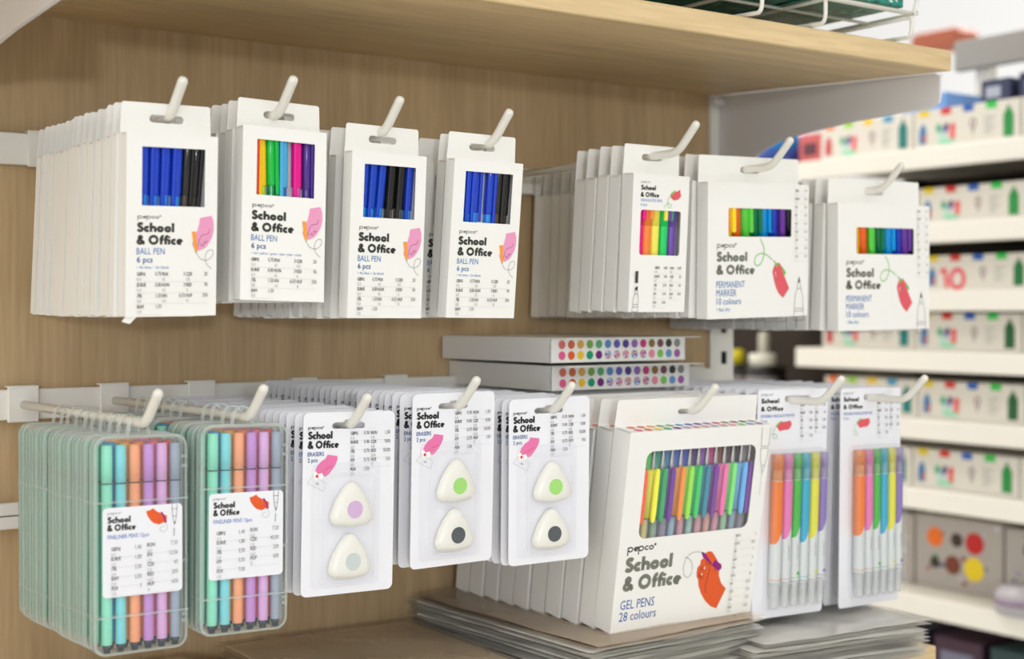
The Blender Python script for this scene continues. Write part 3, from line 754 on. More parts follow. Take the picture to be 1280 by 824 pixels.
def erasable_pen(parent, i):
    c = EH_COL[i]; x = (EH_X[i] + EH_X[i + 1]) / 2000 - EH_W / 2; r = (EH_X[i + 1] - EH_X[i]) / 2000 * .90
    Z = lambda v: EH_H - v / 1000
    mb = MB(); y = -.0068
    # barrel: coloured above the slanted cut, white below (two half-lathes blended by a stepped cut)
    n = 20; rr = r; cut = (159, 154.5, 154, 160, 156.5, 150)[i]; sl = 6.5
    ang = [2 * PI * k / n for k in range(n)]
    ring = lambda z, k: (x + rr * math.cos(ang[k]), y + rr * .85 * math.sin(ang[k]), z)
    cutz = lambda k: Z(cut) + sl / 1000 * math.tanh(2.2 * math.cos(ang[k]))
    vs = [ring(Z(98), k) for k in range(n)] + [ring(cutz(k), k) for k in range(n)]
    mb.add(vs, [(k, (k + 1) % n, n + (k + 1) % n, n + k) for k in range(n)], pl(*c, .35), True)
    vs = [ring(cutz(k), k) for k in range(n)] + [ring(Z(207), k) for k in range(n)]
    mb.add(vs, [(k, (k + 1) % n, n + (k + 1) % n, n + k) for k in range(n)], M['white_pl'], True)
    vs = [ring(Z(203), k) for k in range(n)]
    mb.lathe([(rr * 1.01, Z(204.2)), (rr * 1.01, Z(203.4))], pl(*[int(q * .6 + 90) for q in c]), at=(x, y, 0), n=n, sy=.87)
    mb.lathe([(rr * .55, Z(90)), (rr * .6, Z(98))], M['white_pl'], at=(x, y, 0), n=12)
    mb.lathe([(rr * .95, Z(98)), (rr * .78, Z(96.6)), (rr * .7, Z(86))], pl(*[min(255, int(q * .35 + 160)) for q in c]), at=(x, y, 0), n=14)
    mb.lathe([(rr * .42, Z(86)), (rr * .38, Z(80)), (rr * .14, Z(76))], pl(*[int(q * .9) for q in c]), at=(x, y, 0), n=10)
    # writing along the barrel
    q = MB(); put_text(q, 'Erasable Creative', 0, 0, .0021, M['ink_g'], 0, None, .7)
    for f in q.f: pass
    if i in (1, 2, 4, 5): mb.add([(x + .0006 - v[2], y - rr * .87, Z(168) - v[0]) for v in q.v], [tuple(f) for f in q.f], M['ink_g'])
    if i in (2, 4, 5): mb.add([(p[0] + x + rr * .25, y - rr * .885, p[1] + Z(199)) for p in ell(0, 0, .002, .002, 14)], [tuple(range(14))], pl(*c, .5))
    o = mb.build('erasable_highlighter', parent)
    mb = MB()
    mb.lathe([(rr * 1.0, Z(69.2)), (rr * 1.02, Z(70)), (rr * 1.02, Z(97))], pl(*[min(255, int(q * .8 + 50)) for q in c], .15, .5), at=(x, y, 0), n=16, sy=.9)
    mb.build('clear_cap', o)
    mb = MB()
    mb.lathe([(rr * 1.0, Z(207)), (rr * .98, Z(209)), (rr * .72, Z(233)), (rr * .7, Z(235))], pl(226, 230, 230, .2, .5), at=(x, y, 0), n=14, sy=.9)
    mb.lathe([(rr * .5, Z(207)), (rr * .42, Z(222)), (rr * .15, Z(226))], M['white_pl'], at=(x, y, 0), n=10)
    mb.build('eraser_end', o)

# ================================================================= THE SETTING
HOOKWALL_Y = 0.0
mb = MB(); mb.box(-4, 11, -7, 9, -.1, 0, tweak_noise(mat('pale floor tile', srgb(226, 224, 218), .3), 6, .05)); structure(mb.build('floor'))
mb = MB(); mb.box(-2.2, 5.2, -6.5, 6, 3.2, 3.3, tweak_noise(mat('white ceiling', srgb(240, 240, 242), .8), 4, .02)); structure(mb.build('ceiling'))
mb = MB(); mb.box(-6, 3.0, 8.9, 9.1, 0, 3.2, tweak_noise(mat('far wall paint', srgb(236, 232, 228), .7), 3, .02)); structure(mb.build('wall_back'))
mb = MB(); mb.box(10.9, 11.1, -9, 9, 0, 1.4, tweak_noise(mat('side wall paint', srgb(238, 238, 240), .7), 3, .02)); structure(mb.build('wall_right'))

def ceiling_light(x, y, w, label):
    t = thing('ceiling_light', (x, y, 3.2))
    mb = MB(); mb.prism_y(rrect(-.62, .62, -.045, .0, .004), [], -.17, .17, M['metal']); mb.build('housing', t)
    mb = MB(); mb.box(-.58, .58, -.13, .13, -.052, -.0452, mat('lit diffuser', (1, .98, .95), .5, emit=6.0)); mb.build('diffuser', t)
    l = bpy.data.lights.new('lamp', 'AREA'); l.shape = 'RECTANGLE'; l.size = 1.16; l.size_y = .3; l.energy = w; l.color = (1, .975, .94)
    lo = bpy.data.objects.new('lamp', l); C.objects.link(lo); lo.parent = t; lo.location = (0, 0, -.06)
    tag(t, label, 'ceiling light', 'ceiling lights over the aisles')
CL = [(-1.2, -1.9, NEAR_WATTS), (.9, -1.9, NEAR_WATTS), (3.0, -1.9, NEAR_WATTS), (-1.2, -4.4, MID_WATTS), (.9, -4.4, MID_WATTS), (3.0, -4.4, MID_WATTS), (5.6, -1.9, FAR_WATTS), (1.6, 1.6, FAR_WATTS), (1.6, 4.2, FAR_WATTS), (5.2, 2.4, FAR_WATTS)]
for i, (x, y, w_) in enumerate(CL):
    ceiling_light(x, y, w_, 'white ceiling light panel over the shop aisle, out of the picture')

def added_pendant_light(x, y, z, w, label):  # invented pendant, added as the low source casting shelf and bracket shadows
    t = thing('added_pendant_light', (x, y, z))
    mb = MB(); mb.lathe([(.03, .16), (.05, .15), (.20, .02), (.205, .0), (.195, .0), (.045, .14), (.02, .145)], M['metal'], n=28); mb.build('shade', t)
    mb = MB(); mb.tube([(0, 0, .15), (0, 0, 3.19 - z)], .006, M['metal']); mb.build('cord', t)
    mb = MB(); mb.lathe([(.02, .03), (.05, .06), (.05, .10), (.02, .13)], mat('lit bulb', (1, .98, .95), .5, emit=8.0), n=18); mb.build('bulb', t)
    l = bpy.data.lights.new('lamp', 'AREA'); l.shape = 'DISK'; l.size = .36; l.energy = w; l.color = (.93, .97, 1.0)
    lo = bpy.data.objects.new('lamp', l); C.objects.link(lo); lo.parent = t; lo.location = (0, 0, -.01)
    lo.rotation_euler = (Vector((.8, 0, 1.4)) - Vector((x, y, z))).to_track_quat('-Z', 'Y').to_euler()
    tag(t, label, 'pendant lamp')
added_pendant_light(-2.0, -6.2, 1.70, ADDED_PENDANT_WATTS, 'added white pendant lamp, unseen, for the shelf and bracket shadows')

# ---- shelf bay: panel, uprights, rails, brackets, boards
mb = MB(); mb.box(-.75, 1.3164, 0, .018, .25, 2.25, M['wood_v'])
tag(mb.build('shelf_back_panel'), 'beech laminate back panel behind all the hanging stationery', 'back panel')
def upright(x, label):
    mb = MB(); z0, z1 = 0, 2.3
    a, b = x, x + .041
    mb.box(a, a + .019, -.006, -.0036, z0, z1, M['metal']); mb.box(a + .0295, b, -.006, -.0036, z0, z1, M['metal'])
    z = z0 + .0107
    while z < z1: mb.box(a + .019, a + .0295, -.006, -.0036, z, z + .0245, M['metal']); z += .0415
    mb.box(a, a + .0022, -.0036, -.0006, z0, z1, M['metal']); mb.box(b - .0022, b, -.0036, .045 if a > 1 else -.0006, z0, z1, M['metal'])
    mb.box(a + .0022, b - .003, -.0012, -.0004, z0, z1, M['hole'])  # near-black strip paints the shade seen through the slots
    return tag(mb.build('slotted_upright'), label, 'upright')
upright(1.3035, 'white slotted steel upright at the right end of the wooden panel')
upright(.312, 'white slotted steel upright carrying the bracket at the top left corner')
def bracket(x, label):
    mb = MB()
    # outline in y-z, extruded along x
    pts = [(-.004, 1.6382), (-.360, 1.6200), (-.366, 1.615), (-.3665, 1.592), (-.3645, 1.586), (-.358, 1.5825), (-.236, 1.5782), (-.158, 1.5725), (-.114, 1.566), (-.082, 1.5555), (-.066, 1.542), (-.055, 1.522), (-.048, 1.49), (-.004, 1.49)]
    n = len(pts)
    o = [(-p[0], p[1]) for p in pts]
    mb.X = Matrix(((0, 1, 0, x), (-1, 0, 0, 0), (0, 0, 1, 0), (0, 0, 0, 1)))
    mb.prism_y(o, [], -.0018, .0018, M['metal_g'])
    # folded top flange
    mb.X = Matrix.Identity(4)
    f = [(-.006, 1.6383), (-.358, 1.6202)]
    mb.add([(x - .0018, f[0][0], f[0][1]), (x + .014, f[0][0], f[0][1]), (x + .014, f[1][0], f[1][1]), (x - .0018, f[1][0], f[1][1])] +
           [(x - .0018, f[0][0], f[0][1] - .002), (x + .014, f[0][0], f[0][1] - .002), (x + .014, f[1][0], f[1][1] - .002), (x - .0018, f[1][0], f[1][1] - .002)],
           [(0, 1, 2, 3), (7, 6, 5, 4), (0, 4, 5, 1), (1, 5, 6, 2), (2, 6, 7, 3), (3, 7, 4, 0)], M['metal_g'])
    o = mb.build('shelf_bracket')
    mb = MB(); mb.lathe([(.0025, 0), (.0046, .001), (.0046, .014), (.003, .016)], M['white'], n=12)
    b = mb.build('locating_peg', o, (x - .004, -.016, 1.6285), (0, -PI / 2, 0))
    return tag(o, label, 'shelf bracket')
bracket(1.3185, 'grey steel bracket with curved lower edge under the right end of the shelf')
bracket(.332, 'pale steel bracket under the shelf at the top left corner')

def shelf_board(name, x0, x1, zb, zf, th, depth, label):
    mb = MB(); e = .0012
    prof = [(0, zb), (-depth + e, zf), (-depth, zf + e), (-depth, zf + th - e), (-depth + e, zf + th), (0, zb + th)]
    n = len(prof)
    vs = [(x, p[0], p[1]) for x in (x0, x1) for p in prof]
    fs = [(k, (k + 1) % n, n + (k + 1) % n, n + k) for k in range(n)] + [tuple(range(n))[::-1], tuple(range(n, 2 * n))]
    mb.add(vs, fs, M['wood_h'])
    return tag(mb.build(name), label, 'shelf')
shelf_board('shelf_board', -.72, 1.3164, 1.6390, 1.6195, .0228, .3822, 'thick beech shelf board across the top, above the pen packs')
shelf_board('shelf_board', -.72, 1.3164, .9490, .9490, .0220, .3640, 'beech bottom shelf board beneath the flat plastic packs')

def rail(z0, z1, x0, x1, label, split=False):
    mb = MB()
    parts = [(z0, z1)] if not split else [(z0, (z0 + z1) / 2 - .0006), ((z0 + z1) / 2 + .0006, z1)]
    for a, b in parts: mb.bbox(x0, x1, -.0150, -.0062, a, b, M['metal'], .001)
    return tag(mb.build('hook_rail'), label, 'rail')
rail(1.4915, 1.5220, -.70, 1.302, 'white steel rail holding the upper row of hooks')
rail(1.2462, 1.2755, -.70, 1.302, 'white steel rail holding the lower row of hooks')
rail(1.1412, 1.1666, -.70, .3966, 'short empty white double rail at the lower left edge', True)

# ---- hooks
def peg_hook(xb, xf, yb, z, label, zr, group):
    t = thing('peg_hook', (xb, -.015, z))
    dz = zr - z
    mb = MB(); mb.bbox(-.0148, .0148, -.0052, -.0012, dz - .0172, dz + .0165, M['metal'], .0010)
    mb.bbox(-.0148, .0148, -.0052, .0080, dz + .0160, dz + .0180, M['metal'], .0008)
    mb.build('clip_plate', t)
    dx = xf - xb; L = -(yb + .015)
    path = [(0, -.003, 0), (dx * .5, -L * .5, 0)]
    bend = [(dx, -L + .012, 0), (dx, -L + .004, .0006), (dx, -L - .003, .0034), (dx, -L - .009, .0080), (dx, -L - .0165, .0150), (dx, -L - .0275, .0255)]
    path += sm(bend, 4)
    e = Vector((0, -.73, .68))
    last = Vector(path[-1]); path += [tuple(last + e * .0022), tuple(last + e * .0034)]
    n = len(path); rad = [.0041] * (n - 2) + [.0033, .0012]
    mb = MB(); mb.tube(path, .0041, M['hook'], n=16, rad=rad); mb.build('prong', t)
    tag(t, label, 'hook', group)
    return t
U = 'upper display hooks'; Lw = 'lower display hooks'
ZU, ZL = 1.5068, 1.2612
HX = {}
def hk(key, xb, xf, yb, z, label, zr, g): HX[key] = (xb, xf, yb, z); peg_hook(xb, xf, yb, z, label, zr, g)
hk('b1', .4185, .4320, -.309, 1.5068, 'white hook carrying the leftmost upper stack of blue and black ballpoint packs', ZU, U)
hk('b2', .5200, .5280, -.309, 1.5165, 'white hook carrying the multicoloured ballpoint packs', ZU, U)
hk('b3', .6250, .6300, -.309, 1.5085, 'white hook carrying the ballpoint packs right of the multicoloured ones', ZU, U)
hk('b4', .7400, .7430, -.313, 1.5062, 'white hook carrying the ballpoint packs nearest the middle of the upper row', ZU, U)
hk('h5', .9560, .9560, -.330, 1.5098, 'white hook carrying the narrow highlighter pen packs, its bare shaft showing', ZU, U)
hk('m6', 1.0740, 1.0960, -.322, 1.5045, 'white hook carrying the left one of the two permanent marker stacks', ZU, U)
hk('m7', 1.2850, 1.2830, -.313, 1.4900, 'white hook carrying the permanent marker packs at the right end', ZU - .004, U)
hk('A', .3985, .4110, -.309, 1.2608, 'white hook carrying the leftmost clear fineliner cases', ZL, Lw)
hk('B', .4880, .5008, -.309, 1.2618, 'white hook carrying the second stack of fineliner cases', ZL, Lw)
hk('C', .5800, .5975, -.309, 1.2512, 'white hook carrying the eraser cards with lilac and grey discs', ZL, Lw)
hk('D', .6980, .7072, -.313, 1.2630, 'white hook carrying the middle stack of eraser cards', ZL, Lw)
hk('E', .8120, .8150, -.313, 1.2552, 'white hook carrying the eraser cards next to the gel pen boxes', ZL, Lw)
hk('F', .9860, .9860, -.326, 1.2490, 'white hook carrying the large gel pen boxes', ZL, Lw)
hk('G', 1.1330, 1.1310, -.362, 1.2545, 'white hook carrying the erasable highlighter cards next to the gel pens', ZL, Lw)
hk('H', 1.2650, 1.2640, -.362, 1.2520, 'white hook carrying the erasable highlighter cards at the right end', ZL, Lw)

# ================================================================= STACKS ON THE HOOKS
ORD = ['front', 'second', 'third', 'fourth', 'fifth', 'sixth', 'seventh', 'eighth', 'ninth', 'tenth', 'eleventh', 'twelfth', 'thirteenth', 'fourteenth', 'fifteenth', 'sixteenth', 'seventeenth', 'eighteenth', 'nineteenth', 'twentieth', 'twenty-first', 'twenty-second', 'twenty-third', 'twenty-fourth']
D = math.radians
POSE = {  # base-centre of the front pack: x, y, z, yaw, pitch, roll (degrees)
    'b1': (.4324, -.3101, 1.3465, 2.37, 4.22, -1.04), 'b2': (.5300, -.3117, 1.3592, .01, -.18, 1.36), 'b3': (.6311, -.3078, 1.3445, 2.57, 3.05, .46),
    'b4': (.7354, -.3043, 1.3444, 1.44, 5.27, .5), 'h5': (.9561, -.2984, 1.3499, .27, 3.53, -.03), 'm6': (1.1049, -.2950, 1.3440, 1.06, 2.07, -1.5),
    'm7': (1.2983, -.3046, 1.3293, -1.19, .37, -.7), 'A': (.4094, -.3047, 1.0775, .37, -.91, .46), 'B': (.4953, -.3109, 1.0829, -.98, -.71, .82),
    'C': (.5940, -.3063, 1.1039, .12, .17, 1.1), 'D': (.7035, -.3043, 1.1173, 1.52, 2.13, -.13), 'E': (.8141, -.3055, 1.1089, -4.76, 2.03, -.85),
    'F': (.9831, -.3089, 1.0296, -.2, 8.9, .17), 'G': (1.1320, -.3117, 1.0193, -2.07, 1.47, .76), 'H': (1.2641, -.3121, 1.0161, 1.14, -.26, .9)}
def set_pose(o, k):
    x, y, z, yw, pt, rl = POSE[k]; o.location = (x, y, z); o.rotation_euler = (D(pt), D(rl), D(yw))
def hang(o, k, dy, slot, pitch, jx=.0012, jyaw=1.0, jroll=.5, jz=.0008, dx=0.0, skew=1.0, jp=.3):
    """hang o on hook k with its slot dy behind the front pack's slot"""
    x, y, z, yw, pt, rl = POSE[k]
    Rf = Euler((D(pt), D(rl), D(yw))).to_matrix(); sf = Vector((x, y, z)) + Rf @ Vector(slot)
    xb, xf, yb, hz = HX[k]
    e = Euler((D(pitch + rnd.uniform(-jp, jp)), D(rnd.uniform(-jroll, jroll)), D(yw * .4 + rnd.uniform(-jyaw, jyaw))))
    f = min(1, dy / .29)
    sx = sf.x + f * (xb - xf) * skew
    p = Vector((sx + dx + rnd.uniform(-jx, jx), sf.y + dy, sf.z + rnd.uniform(-jz, jz)))
    o.location = p - e.to_matrix() @ Vector(slot); o.rotation_euler = e
def stack(k, proto_mesh, name, ys, slot, pitch, label, cat, group, squeeze=.92, **kw):
    for i, dy in enumerate(ys):
        o = bpy.data.objects.new(name, proto_mesh); C.objects.link(o)
        o.scale.y = squeeze; hang(o, k, dy, (slot[0], slot[1] * squeeze, slot[2]), pitch(dy) if callable(pitch) else pitch, **kw)
        tag(o, label % ORD[i + 1], cat, group)

# ---- upper row: ball pens
bslot = (0, BALL_T, BALL_H + .0148)
fronts = {'b1': ('front white pack on the leftmost upper hook, four blue and two black ballpoints showing', 0),
          'b2': ('front white pack of six ballpoints in yellow, green, blue, pink and violet', 1),
          'b3': ('front white ballpoint pack with black pens between blue ones in its window', 0),
          'b4': ('front white ballpoint pack nearest the middle, black pens at the right of its window', 0)}
WX = {'b1': [(14.4, 1), (24.2, 1), (34, 1), (44, 1), (53.5, 2), (62.5, 2)], 'b2': [], 'b3': [], 'b4': []}
bmeshes = {}
for k, (lab, var) in fronts.items():
    t = thing('ball_pen_pack'); set_pose(t, k)
    c = ball_mesh(var).build('carton', t); bmeshes[var] = c.data
    xs = {'b1': (17, 26.5, 36, 45.5, 55, 63), 'b2': (11.5, 18.8, 28.3, 39.6, 52.5, 62.5), 'b3': (17, 26.5, 36, 45.5, 55.5, 64.5), 'b4': (14.5, 20.8, 29.6, 45.5, 55.5, 64)}[k]
    tl = {'b1': (0, 1, 1.5, 2, 3, 4), 'b2': (0, -2, -2, -.5, -.8, -.5), 'b3': (1.2, 3, 3.5, 3, 2.6, 2), 'b4': (.4, .2, .2, .5, 1, 1)}[k]
    for i, (cc, bc, sd) in enumerate(BALL_SETS[k]):
        ball_pen(t, xs[i] / 1000 - BALL_W / 2, BALL_H - .0022 - (.001 if i % 2 else 0), D(tl[i]), cc, bc, sd, .0074 + .0003 * (i % 3))
    tag(t, lab, 'pen pack', 'ballpoint packs on the upper hooks')
t = next(o for o in C.objects if o.get('label', '').startswith('front white pack on the leftmost'))
mb = MB(); mb.add([(0, 0, 0), (.010, 0, 0), (.0035, -.001, -.0055), (-.0035, -.002, -.0035)], [(0, 3, 2, 1)], M['carton']); mb.build('loose_bottom_flap', t, (-BALL_W / 2 + .0005, .002, 0), (0, 0, 0))
G1 = 'ballpoint packs on the upper hooks'
ys1 = [.0148, .0292, .0440, .0595, .0750, .0885, .1030, .1165, .1300, .1445, .1570, .1700, .1850, .2005, .2250]
stack('b1', bmeshes[0], 'ball_pen_pack', ys1, bslot, lambda d: 4.6 + d * 14, 'white ballpoint pack hanging %s from the front on the leftmost upper hook', 'pen pack', G1, jx=.0020, jyaw=1.0, jp=.12, skew=0, squeeze=.80)
ys2 = [.0175, .034, .051, .069, .086, .103, .121, .138, .156, .174, .192, .210, .228]
stack('b2', bmeshes[1], 'ball_pen_pack', ys2, bslot, lambda d: 4.0 + d * 10, 'white ballpoint pack %s in line on the multicoloured ballpoint hook', 'pen pack', G1, jyaw=1.0, jp=.2, squeeze=.9)
ys3 = [.030, .050, .066, .083, .100, .117, .135, .153, .171, .190, .209]
stack('b3', bmeshes[0], 'ball_pen_pack', ys3, bslot, lambda d: 5 + d * 8, 'white ballpoint pack %s in line on the third upper hook from the left', 'pen pack', G1, jyaw=1.2)
ys4 = [.022, .060, .078, .095, .113, .131, .149, .168, .187]
stack('b4', bmeshes[0], 'ball_pen_pack', ys4, bslot, lambda d: 5.2 + d * 4, 'white ballpoint pack %s in line on the fourth upper hook from the left', 'pen pack', G1, jyaw=1.0, dx=.004)

# ---- upper row: highlighters
t = thing('highlighter_pack'); set_pose(t, 'h5'); hm = highlighter_box_mesh().build('carton', t).data
for x, c, sd in ((15.5, (240, 10, 140), 1), (26, (252, 140, 60), .6), (37, (244, 236, 90), 3.6), (48.8, (20, 208, 104), 1.8), (59.6, (112, 70, 172), -2.4)):
    highlighter_pen(t, x / 1000 - HI_W / 2, HI_H - .0065, c, sd)
tag(t, 'front narrow white pack of pink, orange, yellow, green and purple highlighters', 'highlighter pack', 'highlighter packs on the upper hook')
hs = (0, HI_T, HI_H + .0175)
stack('h5', hm, 'highlighter_pack', [.0215, .0405, .0600, .0790], hs, lambda d: 4.2 + d * 12, 'white highlighter pack %s in the front group of five', 'highlighter pack', 'highlighter packs on the upper hook', jyaw=.6, jx=.0006)

# ---- upper row: permanent markers
MKX = {'m6': ((33.2, 2, 1), (46.2, -6, 1.6), (59.8, 1.6, 2), (73.8, 1.6, 1.5), (88.2, 2, 1), (103, -2.2, 1.5), (116, -1.5, 1.5), (129, 0, 1)),
       'm7': ((33, -1.2, 1), (46, -6, 1), (59.5, -2, 2), (73.5, 0, 1.5), (88, 1.6, 1), (103, -1, 1.5), (116.5, 1.4, 1), (130, 0, 0))}
for k, lab in (('m6', 'front wide white permanent marker pack left of the other one, above the gel pens'), ('m7', 'front wide white permanent marker pack at the right end of the upper row')):
    t = thing('permanent_marker_pack'); set_pose(t, k); mm = marker_box_mesh().build('carton', t).data
    for (x, sd, tl), c in zip(MKX[k], MK_COL):
        marker_pen(t, x / 1000 - MK_W / 2, MK_H - .0135, c, sd, D(-tl), .0086)
    tag(t, lab, 'marker pack', 'permanent marker packs on the upper hooks')
ms = (0, MK_T, MK_H + .0148)
G3 = 'permanent marker packs on the upper hooks'
stack('m6', mm, 'permanent_marker_pack', [.0188, .0366] + [.0534 + .0162 * q for q in range(14)], ms, lambda d: 2.2 + d * 5, 'white permanent marker pack %s in line on the left one of the two marker hooks', 'marker pack', G3, jyaw=.2, jx=.0008, dx=-.002, jp=.1, jroll=.2, squeeze=.86)
stack('m7', mm, 'permanent_marker_pack', [.020, .040] + [.0580 + .0169 * q for q in range(13)], ms, lambda d: 2.0 + d * 6, 'white permanent marker pack %s in line on the rightmost upper hook', 'marker pack', G3, jyaw=.25, dx=-.002, jp=.1, jroll=.3, squeeze=.9)

# ---- lower row: fineliner cases
for k, n, sp, lab0, lab in (('A', 10, .0189, 'front clear fineliner case on the leftmost lower hook, label priced 13,56 and 40', 'clear fineliner case %s in line on the leftmost lower hook'),
                            ('B', 10, .0192, 'front clear fineliner case on the second lower hook, label priced 40,00', 'clear fineliner case %s in line on the second lower hook from the left')):
    t = make_case(k, True); set_pose(t, k); G = 'clear fineliner cases on the lower hooks'
    tag(t, lab0, 'pen case', G)
    proto = make_case(k, False)
    for i in range(1, n):
        o = proto if i == 1 else copy_tree(proto)
        hang(o, k, sp * i + (.0 if k == 'A' else (.026 if i > 3 else 0)), (0, FC_T * .5, FC_H + .0105), .3 - i * .05, jx=.0008, jyaw=.7, jroll=.4)
        tag(o, lab % ORD[i], 'pen case', G)

# ---- lower row: erasers
er_back = eraser_card_mesh(True, True)
back_data = None
ebase = {'C': ((214, 180, 222), (205, 214, 214)), 'D': ((164, 226, 116), (72, 80, 86)), 'E': ((164, 226, 116), (70, 78, 84))}
elab = {'C': 'front eraser card with lilac and pale grey discs, left of the other eraser stacks', 'D': 'front eraser card with green and dark discs on the middle eraser hook', 'E': 'front eraser card with green and dark discs beside the gel pen boxes'}
en = {'C': (23, 'white eraser card %s in line on the left eraser hook'), 'D': (23, 'white eraser card %s in line on the middle eraser hook'), 'E': (23, 'white eraser card %s in line on the right eraser hook, beside the gel pens')}
es = (0, .0005, ER_H - .0095)
for k in 'CDE':
    t = thing('eraser_card'); set_pose(t, k)
    cobj = eraser_card_mesh(True, False).build('backing_card', t)
    for (u, v), c in zip(((45.6, 84.2), (44.6, 129.5)), ebase[k]): eraser(t, u, v, pl(*c, .45))
    b = MB(); F_ = Face(b, ER_W, ER_H)
    x0, z0 = F_.p(19, 147.5); x1, z1 = F_.p(69, 53.2)
    ra = rrect(x0, x1, z0, z1, .004); rb = rrect(x0 + .0022, x1 - .0022, z0 + .0022, z1 - .0022, .004); n_ = len(ra)
    b.add([(p[0], -.0012, p[1]) for p in ra] + [(p[0], -.0112, p[1]) for p in rb], [(q, (q + 1) % n_, n_ + (q + 1) % n_, n_ + q) for q in range(n_)], M['blister'], True)
    b.poly(rb, [], -.0112, M['film']); b.ribbon(ra, .0006, M['blister_rim'], -.0013, True); b.ribbon(rb, .0005, M['blister_rim'], -.0113, True)
    xa, za = F_.p(15.5, 149.5); xb_, zb = F_.p(71.5, 50.5)
    b.ribbon(rrect(xa, xb_, za, zb, .0045), .0005, M['blister_rim'], -.0008, True)
    b.build('clear_blister', t)
    tag(t, elab[k], 'eraser card', 'eraser cards on the lower hooks')
    if back_data is None: q = er_back.build('eraser_card'); back_data = q.data; bpy.data.objects.remove(q)
    n_, lab = en[k]
    first = {'C': [.0120, .0240], 'D': [.0165, .0300], 'E': [.0122, .0240]}[k]
    ys = first + [first[-1] + .0124 * (i + 1) for i in range(n_ - 2)]
    stack(k, back_data, 'eraser_card', ys, es, lambda d: 1.5 + d * 3, lab, 'eraser card', 'eraser cards on the lower hooks', jyaw=.55, jx=.0012, jroll=.7, jz=.0006, dx=-.002)

# ---- lower row: gel pens
def gel_fill(t):
    for i, c in enumerate(GEL_TOP): gel_pen_inverted(t, (27.5 + 11.9 * i) / 1000 - GEL_W / 2, tuple(min(255, int(q * 1.15 + 6)) for q in c))
    for i in range(13):
        x = (25.6 + 12.0 * i) / 1000 - GEL_W / 2
        gel_pen(t, x, GEL_H - .0425, tuple(min(255, int(q * 1.1 + 8)) for q in GEL_COL[i]), GEL_REFILL[i], (.4, 2, 1.2, .6, 1.4, 1, .6, .4, .2, .6, .6, 2.2, 0)[i])
        m_ = MB(); m_.lathe([(.0034, -.021), (.0030, -.012), (.0011, .008), (.0006, .012)], M['steel'], n=12)
        m_.build('metal_tip', t, (x + .0062, .0125, GEL_H - .030))
    m_ = MB(); m_.box(.0225 - GEL_W / 2, .1735 - GEL_W / 2, .0009, .0011, GEL_H - .1105, GEL_H - .0195, M['film']); m_.build('window_film', t)
t = thing('gel_pen_box'); set_pose(t, 'F'); gm = gel_box_mesh().build('carton', t).data; gel_fill(t)
G5 = 'boxes of 28 gel pens'
tag(t, 'large front white gel pen box with a window of 28 coloured pens', 'pen box', G5)
gs = (0, GEL_T, GEL_H + .0125)
stack('F', gm, 'gel_pen_box', [.0290 + .0296 * i for i in range(9)], gs, lambda d: 8.8 - d * 6, 'large white gel pen box hanging %s from the front on the gel pen hook', 'pen box', G5, jyaw=.3, jx=.0006, jroll=.2, jp=.1)
for (x, y, z, yw, lab) in ((.9865, -.207, 1.2668, -1.0, 'white gel pen box lying flat, lower of two, row of colour dots facing out'),
                           (.9800, -.211, 1.2965, 1.2, 'white gel pen box lying flat, upper of two, on top of the other')):
    o = bpy.data.objects.new('gel_pen_box', gm); C.objects.link(o)
    # face down: local z (height) towards the aisle, local y (rear panel) up
    o.rotation_euler = (PI / 2, 0, D(yw)); o.location = (x, y, z)
    R_ = Euler((PI / 2, 0, D(yw))).to_matrix()
    # local +z maps to -y, local +y maps to +z: base of the box lies against the panel
    o.location = Vector((x, y, z)) - R_ @ Vector((0, 0, GEL_H))
    tag(o, lab, 'pen box', G5)

# ---- lower row: erasable highlighters
bd = None; hsl = (0, .0005, EH_H - .0078)
for k, lab, labb in (('G', 'front erasable highlighter card beside the gel pen box', 'erasable highlighter card %s in line on the hook beside the gel pens'), ('H', 'front erasable highlighter card at the right end of the lower row', 'erasable highlighter card %s in line on the rightmost lower hook')):
    t = thing('erasable_highlighter_card'); set_pose(t, k)
    erasable_card_mesh(True, False).build('backing_card', t)
    for i in range(6): erasable_pen(t, i)
    b = MB(); F_ = Face(b, EH_W, EH_H); x0, z0 = F_.p(14, 237.5); x1, z1 = F_.p(101.2, 65)
    ra = rrect(x0, x1, z0, z1, .006); rb = rrect(x0 + .002, x1 - .002, z0 + .002, z1 - .002, .006); n_ = len(ra)
    b.add([(p[0], -.001, p[1]) for p in ra] + [(p[0], -.0142, p[1]) for p in rb], [(q, (q + 1) % n_, n_ + (q + 1) % n_, n_ + q) for q in range(n_)], M['blister'], True)
    b.poly(rb, [], -.0142, M['film']); b.ribbon(ra, .0008, M['blister_rim'], -.0012, True); b.ribbon(rb, .0006, M['blister_rim'], -.0143, True)
    zc = F_.p(0, 208)[1]; b.box(x0 + .003, x1 - .003, -.0144, -.0143, zc - .0007, zc + .0007, M['blister_rim'])
    b.build('clear_blister', t)
    G6 = 'erasable highlighter cards on the lower hooks'
    tag(t, lab, 'highlighter card', G6)
    if bd is None: q = erasable_card_mesh(True, True).build('erasable_highlighter_card'); bd = q.data; bpy.data.objects.remove(q)
    ys = [.0165, .0330, .0500, .0670, .0840, .1010, .118, .135, .152, .169, .186, .203, .220, .237]
    stack(k, bd, 'erasable_highlighter_card', ys, hsl, lambda d: 1.6 + d * 2, labb, 'highlighter card', G6, jyaw=1.0, jx=.0015, jroll=.5, dx=-.002)

